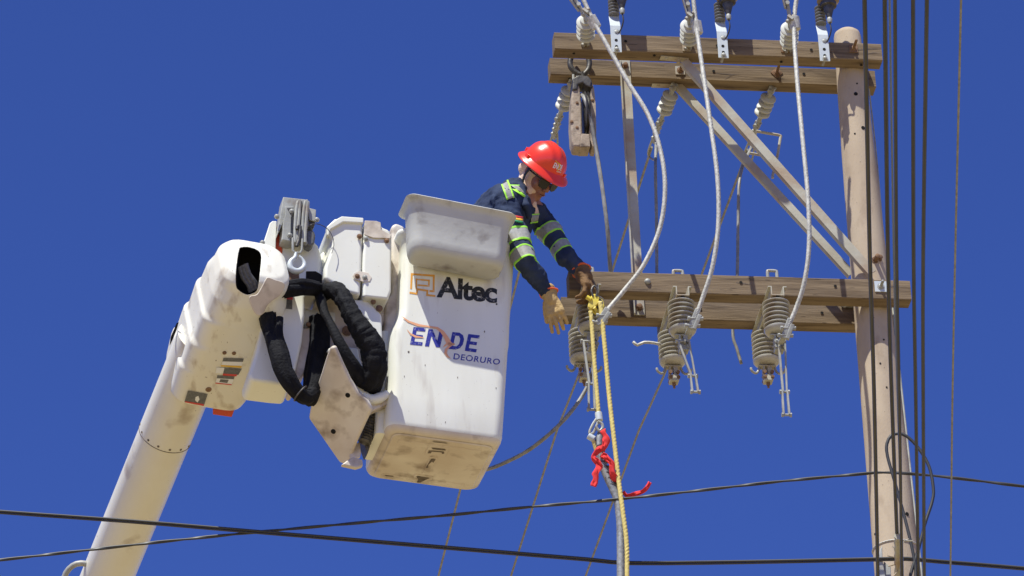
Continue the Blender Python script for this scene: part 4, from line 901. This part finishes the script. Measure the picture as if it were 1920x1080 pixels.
# torn lip beside the opening
lip_pts = [(468, 557), (482, 552), (491, 538), (499, 523), (504, 520), (518, 525), (532, 530), (534, 539), (525, 554), (511, 564), (501, 574), (494, 588), (484, 592), (474, 580)]
cov_n('torn_lip', sm(lip_pts), PD(505, 545, 19.70), (A_*.6+Nn*.8), .012, dirtywhite, .004, 2)
for k_ in range(3):
    mb = MB(); mb.tube(spline([PD(x+k_*6, y-k_*3, 19.78) for x, y in ((470, 548), (466, 535), (455, 520), (449, 500))], .02), .012, 8); mb.build('inner_hose', greymark, lift)
mb = MB()
for x, y in ((438, 512), (435, 524)): p = PP(x, y, HS(.66, .0, .0)-FWD*.155, -FWD); bolt(mb, p, -FWD, .008, .010)
mb.each('housing_bolt', rust, lift)
# dark sheet painted as the shade of a gap on the left flank, and rusty bolts
def und(x, y, k=.2015): return PP(x, y, HS(0, 0, k), Nn)
mb = MB()
mb.prism([PD(x, y, 20.02) for x, y in ((318, 648), (320, 632), (331, 606), (335, 604), (331, 618), (324, 636))], FWD*.01); mb.build('dark_gap', holeshade, lift)
def stick(pts, m, k=.202): 
    mb = MB(); mb.add([und(x, y, k) for x, y in pts], [tuple(range(len(pts)))]); mb.build('sticker', m, housing, smooth=False)
def zz(x, y): return (100+x/2.25, 600+y/2.25)
for pts, m, k in (
  ([(568, 298), (651, 313), (635, 362), (553, 345)], greymark, .2035), ([(558, 343), (636, 355), (634, 363), (553, 347)], redmark, .2040), ([(600, 325), (612, 320), (617, 335), (608, 348), (598, 338)], whitemark, .2042),
  ([(718, 160), (803, 163), (800, 176), (714, 174)], greymark, .2035), ([(714, 175), (800, 177), (795, 194), (708, 190)], whitemark, .2035), ([(708, 190), (795, 194), (793, 202), (706, 196)], yelmark, .2040),
  ([(688, 200), (722, 202), (716, 226), (684, 224)], whitemark, .2035), ([(722, 202), (795, 206), (780, 232), (716, 226)], greymark, .2038), ([(716, 226), (776, 230), (772, 238), (714, 234)], redmark, .2042),
  ([(692, 234), (765, 238), (761, 250), (689, 246)], greymark, .2035), ([(689, 246), (761, 250), (753, 274), (684, 266)], whitemark, .2035), ([(705, 250), (740, 252), (734, 266), (700, 262)], greymark, .2040), ([(684, 264), (753, 271), (752, 275), (683, 268)], redmark, .2042)):
    stick([zz(x, y) for x, y in pts], m, k)
mb = MB()
for x, y in ((655, 294),): p = und(*zz(x, y)); mb.lathe(p-Nn*.001, p+Nn, [(0, .016), (.003, .014), (.003, .008), (.001, .006)], 14)
for x, y in ((722, 138), (762, 140)): p = und(*zz(x, y)); bolt(mb, p, Nn, .007, .004)
mb.each('underside_bolt', rust, lift)
cov_n('red_tab', [(399, 766), (441, 764), (434, 782), (399, 777)], HS(0, .1, .2)+FWD*.05, -FWD, .02, redpaint, .002)
# boom collar patch

# ---- black sleeved hoses
def hose(pts, rs, name='hose_sleeve', wr=.12, sc_=26, seed=0, tie=None):
    P3 = [BPX(x, y, k) for x, y, k in pts]; rs = [q*.86 for q in rs]; sp = spline(P3, .008); n = len(sp); m = len(rs)-1
    rr_ = [rs[min(m, int(i/(n-1)*m))]*(1-((i/(n-1)*m) % 1)) + rs[min(m, int(i/(n-1)*m)+1)]*((i/(n-1)*m) % 1) if i < n-1 else rs[-1] for i in range(n)]
    def rf(d, th):
        a = noise.noise(V((d*sc_, math.cos(th)*1.3+seed, math.sin(th)*1.3))); b = noise.noise(V((d*sc_*2.6, math.cos(th)*.8, math.sin(th)*.8+seed*3)))
        c = noise.noise(V((d*2.2, math.cos(th)*4+seed, math.sin(th)*4)))
        return 1+wr*(a+.8*b)+.26*c
    mb = MB(); mb.tube(sp, rr_, 28, radf=rf); return mb.build(name, hosemat, lift, sharp=0)
h1 = hose([(470, 562, -.02), (500, 554, -.06), (530, 546, -.08), (560, 543, -.07), (590, 542, 0), (605, 545, .05)], [.02, .04, .042, .034, .038, .04], wr=.05, sc_=8, seed=1)
hose([(505, 532, -.06), (530, 536, -.09), (565, 532, -.08), (595, 538, -.02)], [.014, .03, .03, .03], wr=.05, sc_=6, seed=2)
hose([(505, 570, .03), (503, 600, -.03), (515, 640, -.07), (530, 690, -.08), (552, 728, -.06), (572, 745, -.02), (588, 735, .05)], [.045, .048, .046, .052, .055, .046, .04], wr=.06, sc_=7, seed=3)
hose([(524, 596, -.09), (523, 628, -.1), (535, 662, -.1), (542, 690, -.1)], [.02, .022, .02, .018], wr=.05, sc_=6, seed=4)
hose([(598, 600, .12), (596, 650, .10), (590, 700, .08), (580, 752, .04)], [.065, .062, .058, .045], wr=.05, sc_=5, seed=5)
hose([(604, 560, .06), (618, 545, .0), (635, 548, -.05), (650, 572, -.09), (668, 605, -.1), (688, 632, -.1), (700, 655, -.09), (703, 690, -.06), (692, 716, .0), (676, 700, .04)], [.03, .05, .055, .052, .056, .066, .07, .07, .062, .045], wr=.13, sc_=30, seed=6)
hose([(598, 545, .04), (606, 580, -.02), (622, 612, -.06), (640, 650, -.07), (662, 686, -.05), (680, 715, 0)], [.035, .03, .022, .032, .036, .05], wr=.06, sc_=8, seed=7)
hose([(655, 690, .06), (662, 708, .04), (680, 722, .04), (698, 722, .05), (712, 690, .05)], [.03, .05, .055, .05, .04], wr=.05, sc_=8, seed=8)
mb = MB()
for c, d in (((560, 738), (580, 752)),):
    p = BPX(c[0]+3, c[1], -.075); q = (BPX(d[0], d[1], -.075)-p).normalized(); x = q.orthogonal().normalized(); y = q.cross(x)
    mb.tube([p+(x*math.cos(k*.35)+y*math.sin(k*.35))*.046 for k in range(19)], .004, 6)
mb.each('cable_tie', darkmetal, lift)

# ================================================================== THE WORKER
WY = 17.68
def W_(x, y, k=0): return PY(x, y, WY+k)
Uc = V((.49, .835, .27)).normalized(); Fc = V((.48, -.50, .72)); Fc = (Fc-Uc*Fc.dot(Uc)).normalized()
HU = C2W(Uc).normalized(); HF = C2W(Fc).normalized(); HR = -(HU.cross(HF)).normalized()   # HR: towards his right ear
if HR.dot(RT) > 0: HR = -HR
HC = W_(1019, 313, -.02)
def HL(r, f, u): return HC + HR*r + HF*f + HU*u
HAX = (HR, HF, HU)
pelvis = BF(.36, .30, .92)
feetR, feetL = BF(.20, .30, .04), BF(.40, .34, .04)
chest = W_(952, 405, .08); neckb = W_(985, 362, .05); sR = W_(946, 380, -.10); sL = W_(1008, 402, .20)
eR = W_(984, 492, -.14); wR = W_(1030, 553, -.02); eL = W_(1062, 482, .16); wL = W_(1091, 510, .17)
person = MB()
# body: one continuous skin (head, neck, trunk, limbs)
H = person
H.ball(HL(0, -.005, .01), (.074, .092, .085), HAX); H.ball(HL(0, .030, -.082), (.058, .062, .076), HAX)
H.ball(HL(0, .074, -.146), (.024, .022, .019), HAX); H.cone(HL(.045, .01, -.10), HL(.012, .072, -.146), .022, .017); H.cone(HL(-.045, .01, -.10), HL(-.012, .072, -.146), .022, .017)
for s in (-1, 1):
    H.ball(HL(.034*s, .066, -.078), (.024, .022, .028), HAX); H.ball(HL(.078*s, -.01, -.045), (.008, .018, .03), HAX); H.ball(HL(.03*s, .082, -.028), (.02, .012, .010), HAX)
    H.ball(HL(.012*s, .108, -.084), (.009, .011, .008), HAX)
H.cone(HL(0, .086, -.035), HL(0, .117, -.078), .009, .0125); H.ball(HL(0, .090, -.106), (.027, .013, .011), HAX); H.ball(HL(0, .088, -.122), (.022, .012, .009), HAX)
H.cone(HL(0, -.03, -.06), neckb, .055, .06); H.cone(neckb, chest, .07, .12); H.cone(chest, pelvis, .12, .12)
H.cone(neckb, sR, .05, .05); H.cone(neckb, sL, .05, .05)
H.cone(sR, eR, .048, .036); H.cone(eR, wR, .036, .024); H.cone(sL, eL, .048, .036); H.cone(eL, wL, .036, .024)
for f_, s in ((feetR, -1), (feetL, 1)):
    hip = pelvis + E1*.08*s; kn = (hip+f_)/2 - E2*.05; H.cone(hip, kn, .085, .055); H.cone(kn, f_+E3*.05, .052, .036); H.cone(f_+E3*.03, f_-E2*.16+E3*.02, .035, .03)
me = blob(H, .0065, 3)
body = blobobj('person', me, skin, None, org=(feetR+feetL)/2)
tag(body, 'worker in navy striped coveralls and red hard hat leaning out over the wooden arm', 'person')
def wear(name, mbx, m, voxel=.008, smooth=5, disp=None): return blobobj(name, blob(mbx, voxel, smooth, disp), m, body)
# coverall
c = MB()
bk1 = W_(928, 372, .05); 
c.cone(W_(962, 366, .03), W_(935, 415, .10), .085, .14); c.cone(W_(948, 395, .02), pelvis+E3*.08, .14, .155); c.cone(W_(922, 388, .06), W_(900, 430, .10), .085, .11)
c.cone(W_(975, 395, .1), W_(950, 440, .12), .095, .12); c.cone(W_(990, 400, .12), W_(1006, 405, .15), .07, .06)
c.cone(W_(965, 368, -.03), W_(945, 376, -.06), .055, .07)
c.cone(sR, (sR+eR)/2, .077, .066); c.cone((sR+eR)/2, eR, .066, .060); c.cone(eR, (eR+wR)/2, .058, .050); c.cone((eR+wR)/2, wR-(wR-eR).normalized()*.035, .050, .040)
c.cone(sL, (sL+eL)/2, .068, .062); c.cone((sL+eL)/2, eL, .062, .057); c.cone(eL, wL-(wL-eL).normalized()*.03, .057, .044)
for f_, s in ((feetR, -1), (feetL, 1)):
    hip = pelvis + E1*.08*s; kn = (hip+f_)/2 - E2*.05; c.cone(hip, kn, .105, .08); c.cone(kn, f_+E3*.06, .078, .06)
cover = wear('coverall', c, denim, .007, 6, [(13, .009, (1, 1, .7)), (30, .0075, (1, .9, 1.2)), (62, .003, (1, 1, 1))])
# collar flap over the shoulders
col = MB(); col.cone(W_(972, 345, -.02), W_(985, 385, -.07), .03, .022); col.cone(W_(972, 343, 0), W_(962, 352, .03), .03, .03); col.cone(W_(987, 385, -.07), W_(992, 405, -.03), .02, .018); wear('collar', col, denim, .006, 4, [(30, .003, (1, 1, 1))])
# reflective bands round the sleeves
def band(a, b, f0, f1, ra, rb, skew=0, name='reflective_band'):
    a = V(a); b = V(b); d = (b-a); L = d.length; d.normalize(); x = d.orthogonal().normalized(); y = d.cross(x)
    def ring(f, extra, mi=None):
        out = []
        for k in range(48):
            th = 2*math.pi*k/48; u = x*math.cos(th)+y*math.sin(th); q = f*L + skew*u.dot(UP); o_ = a+d*q
            h, nrm, ix, ds = bvh.ray_cast(o_+u*.12, -u, .12); r = (h-o_).length if h is not None else ra
            r = min(r, ra*1.22); out.append(o_+u*(r+extra))
        return out
    w_ = f1-f0
    o = None
    for nm, g0, g1, m, e in ((name, f0+w_*.12, f1-w_*.12, silver, .003), ('band_edge', f0, f0+w_*.13, lime, .0036), ('band_edge', f1-w_*.13, f1, lime, .0036)):
        mb = MB(); mb.loft([ring(g0, e-.02), ring(g0, e), ring((g0+g1)/2, e+.0008), ring(g1, e), ring(g1, e-.02)], False, False); mb.build(nm, m, body, sharp=50)
# tape lying on cloth, wrapped onto the coverall surface
bpy.context.view_layer.update()
from mathutils.bvhtree import BVHTree
cv_me = cover.data; off = WLOC[body.name]
bvh = BVHTree.FromPolygons([v.co+off for v in cv_me.vertices], [tuple(p.vertices) for p in cv_me.polygons])
band(sR, eR, .50, .72, .070, .064, .01); band(sR, eR, .84, 1.04, .064, .058, -.01)
band(sL, eL, .36, .56, .064, .06, .0); band(sL, eL, .76, .94, .060, .056, -.01)
def lay(name, quad, m, lift_=.003, nx=8, ny=4):
    """a flat piece of tape pressed on the cloth; quad = four picture points"""
    mb = MB(); vs = []; miss = 0
    for j in range(ny+1):
        for i in range(nx+1):
            u, v = i/nx, j/ny
            x = (quad[0][0]*(1-u)+quad[1][0]*u)*(1-v)+(quad[3][0]*(1-u)+quad[2][0]*u)*v; y = (quad[0][1]*(1-u)+quad[1][1]*u)*(1-v)+(quad[3][1]*(1-u)+quad[2][1]*u)*v
            d = ray(x, y).normalized(); h, nrm, idx, ds = bvh.ray_cast(CAM, d)
            if h is None: h = W_(x, y, 0); miss += 1
            vs.append(h - d*(lift_+.0035))
    mb.add(vs, [(j*(nx+1)+i, j*(nx+1)+i+1, (j+1)*(nx+1)+i+1, (j+1)*(nx+1)+i) for j in range(ny) for i in range(nx)])
    if miss: print('tape misses', name, quad, miss)
    o = mb.build(name, m, body, sharp=0); s = o.modifiers.new('s', 'SOLIDIFY'); s.thickness = .002; s.offset = -1; return o
def z7(x, y): return (880+x/6, 250+y/6)
lay('reflective_strip', [z7(372, 575), z7(422, 545), z7(500, 720), z7(430, 745)], silver, .004, 6, 8); lay('strip_edge', [z7(358, 578), z7(376, 572), z7(438, 744), z7(420, 750)], lime, .005, 3, 8); lay('strip_edge', [z7(420, 530), z7(438, 525), z7(510, 722), z7(492, 728)], lime, .005, 3, 8)
lay('reflective_strip', [z7(465, 588), z7(550, 590), z7(640, 690), z7(560, 650)][:4], silver, .004, 6, 6)
lay('strip_edge', [z7(455, 580), z7(560, 582), z7(575, 592), z7(458, 592)], lime, .005, 6, 2); lay('strip_edge', [z7(480, 628), z7(545, 630), z7(655, 725), z7(640, 735)], lime, .005, 8, 2)
for k, m_ in enumerate((redmark, yelmark, greenm)):
    y0 = 922+k*25; lay('flag_patch', [z7(502-k*2, y0), z7(602, y0+18), z7(602, y0+44), z7(498+k*12, y0+26)], m_, .005, 4, 2)
for (p_, m_) in (([z7(700, 915), z7(785, 908), z7(770, 995), z7(690, 1008)], silver), ([z7(700, 908), z7(788, 902), z7(787, 914), z7(700, 922)], lime), ([z7(686, 1000), z7(774, 988), z7(770, 1002), z7(682, 1018)], lime)):
    lay('chest_tape', p_, m_, .004 if m_ is silver else .005, 5, 3)
# cuffs on the gloves and the gloves
def glove(wr, fw, side, curl, m, name='glove', spread=1.0, thumb=None, fing=None, mk=1.0):
    """wr wrist, fw direction of the fingers, side axis towards the thumb"""
    fw = fw.normalized(); side = (side-fw*side.dot(fw)).normalized(); pn = fw.cross(side); k = mk
    if pn.dot(-FWD) < 0: pn = -pn                                    # back of the hand towards us
    g = MB()
    g.cone(wr-fw*.035, wr+fw*.03, .042, .034*k)
    for s_ in (-1, 0, 1): g.cone(wr+fw*.03*k+side*.016*s_*k, wr+fw*.088*k+side*.026*s_*k, .022*k, .0185*k)
    ln = fing or [(.031, .074), (.011, .084), (-.010, .080), (-.030, .064)]
    for i_, (o_, L) in enumerate(ln):
        p = wr+fw*(.094-.004*abs(i_-1))*k+side*o_*k; ang = 0; d = (fw + side*(o_*4.2*spread)).normalized()
        for j_, fr in enumerate((.46, .32, .26)):
            ang += curl[i_]*(.55 if j_ == 0 else .8); dd = (d*math.cos(ang)-pn*math.sin(ang)).normalized(); q = p+dd*L*fr*k; g.cone(p, q, (.0112-.0010*j_)*k, (.0106-.0010*j_)*k, 12); p = q
    t0 = wr+fw*.035*k+side*.030*k; td = (fw*.7+side*.75-pn*.25).normalized() if thumb is None else thumb; t1 = t0+td*.042*k; t2 = t1+(td*.8+fw*.5).normalized()*.034*k
    g.cone(t0-td*.01, t1, .016*k, .014*k, 12); g.cone(t1, t2, .0135*k, .0115*k, 12)
    return blobobj(name, blob(g, .0032, 2, [(28, .0022, (1, 1, 1)), (60, .0015, (1, 1, 1))]), m, body)
fR = (W_(1048, 606, -.02)-wR).normalized()
gR = glove(wR+fR*.012, fR, RT*-1+UP*-.3, [.35, .4, .5, .6], leather, mk=1.12, thumb=(fR*1.0+V(-RT)*.25+V(FWD)*.35).normalized())
fL = (W_(1109, 548, .13)-wL).normalized()
gL = glove(wL+fL*.012, fL, UP*.7-RT*.5, [.9, .95, 1.0, 1.0], leathershade, mk=1.28, thumb=(V(RT)*.5-UP*.7-FWD*.4).normalized(), spread=.6)
for wr, f_, r_, m_ in ((wR, fR, .045, orangetrim), (wL, fL, .047, orangetrim)):
    mb = MB(); x = f_.orthogonal().normalized(); y = f_.cross(x); cc = wr-f_*.012
    rp_ = [cc+(x*math.cos(k*math.pi/12)+y*math.sin(k*math.pi/12))*r_*(1+.06*math.sin(k*1.3)) for k in range(25)]; mb.tube(rp_, .006, 8, cap=False); mb.build('glove_trim', m_, body)
mb = MB()
for wr, f_, m_ in ((wR, fR, leather),):
    mb.lathe(wr-f_*.014, wr+f_, [(0, .046), (.02, .041), (.04, .033), (.05, .03)], 24)
mb.build('glove_cuff', leather, body)
mb = MB(); mb.lathe(wL-fL*.014, wL+fL, [(0, .048), (.02, .045), (.04, .04), (.05, .036)], 24); mb.build('glove_cuff', leathershade, body)
# sun hood under the helmet
h = MB(); h.ball(HL(.0, -.022, -.03), (.086, .080, .085), HAX); h.cone(HL(0, -.045, -.06), W_(984, 366, .04), .070, .060); h.cone(HL(.055, -.02, -.05), HL(.05, -.012, -.11), .030, .026); h.cone(HL(-.05, -.02, -.05), HL(-.045, -.012, -.11), .030, .026)
h.cone(HL(.02, -.01, -.15), W_(998, 384, .06), .036, .028); h.cone(W_(985, 372, .06), W_(1001, 398, .09), .045, .030); h.ball(HL(.06, -.055, -.06), .035)
wear('sun_hood', h, peach, .006, 4, [(22, .006, (1, 1, 1)), (48, .0028, (1, 1, 1))])
mb = MB(); mb.tube([HL(.019, .100, -.1125), HL(.008, .104, -.1145), HL(-.008, .104, -.1145), HL(-.019, .100, -.1125)], .0012, 6); mb.build('mouth_line', holeshade, body)
for u_, r_ in ((-.1105, .0026), (-.1185, .0032)):
    mb = MB(); mb.tube(spline([HL(.024, .094, -.1135), HL(.010, .1015, u_), HL(0, .102, u_-.001), HL(-.010, .1015, u_), HL(-.024, .094, -.1135)], .004), r_, 8); mb.build('lip', lipm, body)
# sunglasses
gl = MB()
for s in (-1, 1):
    mb = MB(); pts = [(.006, .012), (.058, .016), (.062, .0), (.052, -.024), (.030, -.030), (.012, -.022)]
    secs = []
    outer = [HL(s*x*1.06, .120-.42*max(0, x-.02), -.046+y*1.12) for x, y in pts]; mb.prism(outer, -HF*.006); mb.build('sunglass_lens', lens, body, bevel=.002)
mb = MB(); 
mb.tube([HL(.010, .119, -.040), HL(0, .121, -.038), HL(-.010, .119, -.040)], .0035, 8)
for s in (-1, 1): mb.tube([HL(.063*s, .100, -.032), HL(.076*s, .07, -.032), HL(.088*s, .0, -.034)], .004, 8)
mb.build('sunglass_frame', blackplastic, body)
# chin strap
mb = MB(); sp = [HL(.092, .028, .0), HL(.100, .024, -.05), HL(.096, .026, -.09), HL(.080, .036, -.125), HL(.04, .065, -.148)]; sp = spline(sp, .01); secs = []
vs = []
for i, q in enumerate(sp):
    t = (sp[min(i+1, len(sp)-1)]-sp[max(i-1, 0)]).normalized(); s = t.cross(HR).normalized()
    vs += [q-s*.008+HR*.003, q+s*.008+HR*.003]
mb.add(vs, [(2*i, 2*i+1, 2*i+3, 2*i+2) for i in range(len(sp)-1)]); o = mb.build('chin_strap', blackplastic, body); so = o.modifiers.new('s', 'SOLIDIFY'); so.thickness = .002
# hard hat
def dome(th, ph, e=0):                                              # th round from the front, ph up from the brim
    rr_ = .113; a = math.cos(ph); b = math.sin(ph)
    ridge = .006*math.exp(-((math.sin(th)*a)/.16)**2)*min(1, b*2.2+.0)
    ridge2 = .0035*math.exp(-((abs(math.sin(th)*a)-.42)/.12)**2)*min(1, b*2)
    f = math.cos(th)*a*(.124+e+ridge+ridge2); r_ = math.sin(th)*a*(rr_+e+ridge2); u = b*(.122+e+ridge+ridge2)
    return HL(r_, f-.003, u+.012)
mb = MB(); S = []
for j in range(0, 22): ph = math.pi/2*j/22; S.append([dome(2*math.pi*k/64, ph) for k in range(64)])
mb.loft([[dome(2*math.pi*k/64, 0, -.004)-HU*.004 for k in range(64)]]+S, False, True); hat = mb.build('hard_hat', helmetred, body, sharp=0)
mb = MB()
def brim(k, rad, du):
    th = 2*math.pi*k/64; fr = max(0, math.cos(th))**4; w_ = rad*(.030+.022*fr)
    return HL(math.sin(th)*(.112+w_), math.cos(th)*(.123+w_)-.003, .012 - rad*(.016+.010*fr)+du+.012*(1-rad))
mb.loft([[brim(k, 0, 0) for k in range(64)], [brim(k, .3, -.001) for k in range(64)], [brim(k, .7, 0) for k in range(64)], [brim(k, 1, 0) for k in range(64)], [brim(k, 1.02, -.002) for k in range(64)], [brim(k, 1, -.004) for k in range(64)], [brim(k, .5, -.004) for k in range(64)], [brim(k, -.15, -.004) for k in range(64)]], False, False)
mb.build('brim', helmetred, hat, sharp=0)
for a_ in (math.pi/2+.15, -math.pi/2-.15, math.pi/2+1.15):                    # accessory slots
    mb = MB(); c = dome(a_, .12, .004); n_ = (c-HC).normalized(); t_ = n_.cross(HU).normalized(); mb.box(c-HU*.004, (t_, n_, HU), (.017, .008, .011)); mb.build('slot_boss', helmetred, hat, bevel=.004, seg=3)
mb = MB(); c = dome(-.62, .07, .004); n_ = (c-HC).normalized(); t_ = n_.cross(HU).normalized(); mb.box(c, (t_, n_, HU), (.012, .006, .012)); mb.build('slot_boss', helmetred, hat, bevel=.004, seg=3)
TH0, PH0 = .12, .30                                                 # logo position on the hat
def hatfn(x, y, h): return dome(TH0 - x/.115, PH0 + y/.12, .0015+h*.4)
text_on('hat_lettering', 'ENDE', -.030, .030, .0, .028, hatfn, whitemark, hat, bold=.03, shear=.15, thick=.002)
text_on('hat_lettering', 'DEORURO', .0, .034, -.012, -.005, hatfn, whitemark, hat, bold=.02, thick=.002)
mb = MB(); c1_ = [(-.03, .040), (-.012, .034), (.004, .030), (.010, .018), (.004, .004), (.006, -.008)]; c2_ = [(-.03, .037), (-.014, .030), (-.001, .025), (.004, .016), (.0, .004), (.003, -.010)]
n = len(c1_); mb.add([hatfn(x, y, .004) for x, y in c1_+c2_], [(i, i+1, n+i+1, n+i) for i in range(n-1)]); mb.build('hat_emblem', yelmark, hat, smooth=False)
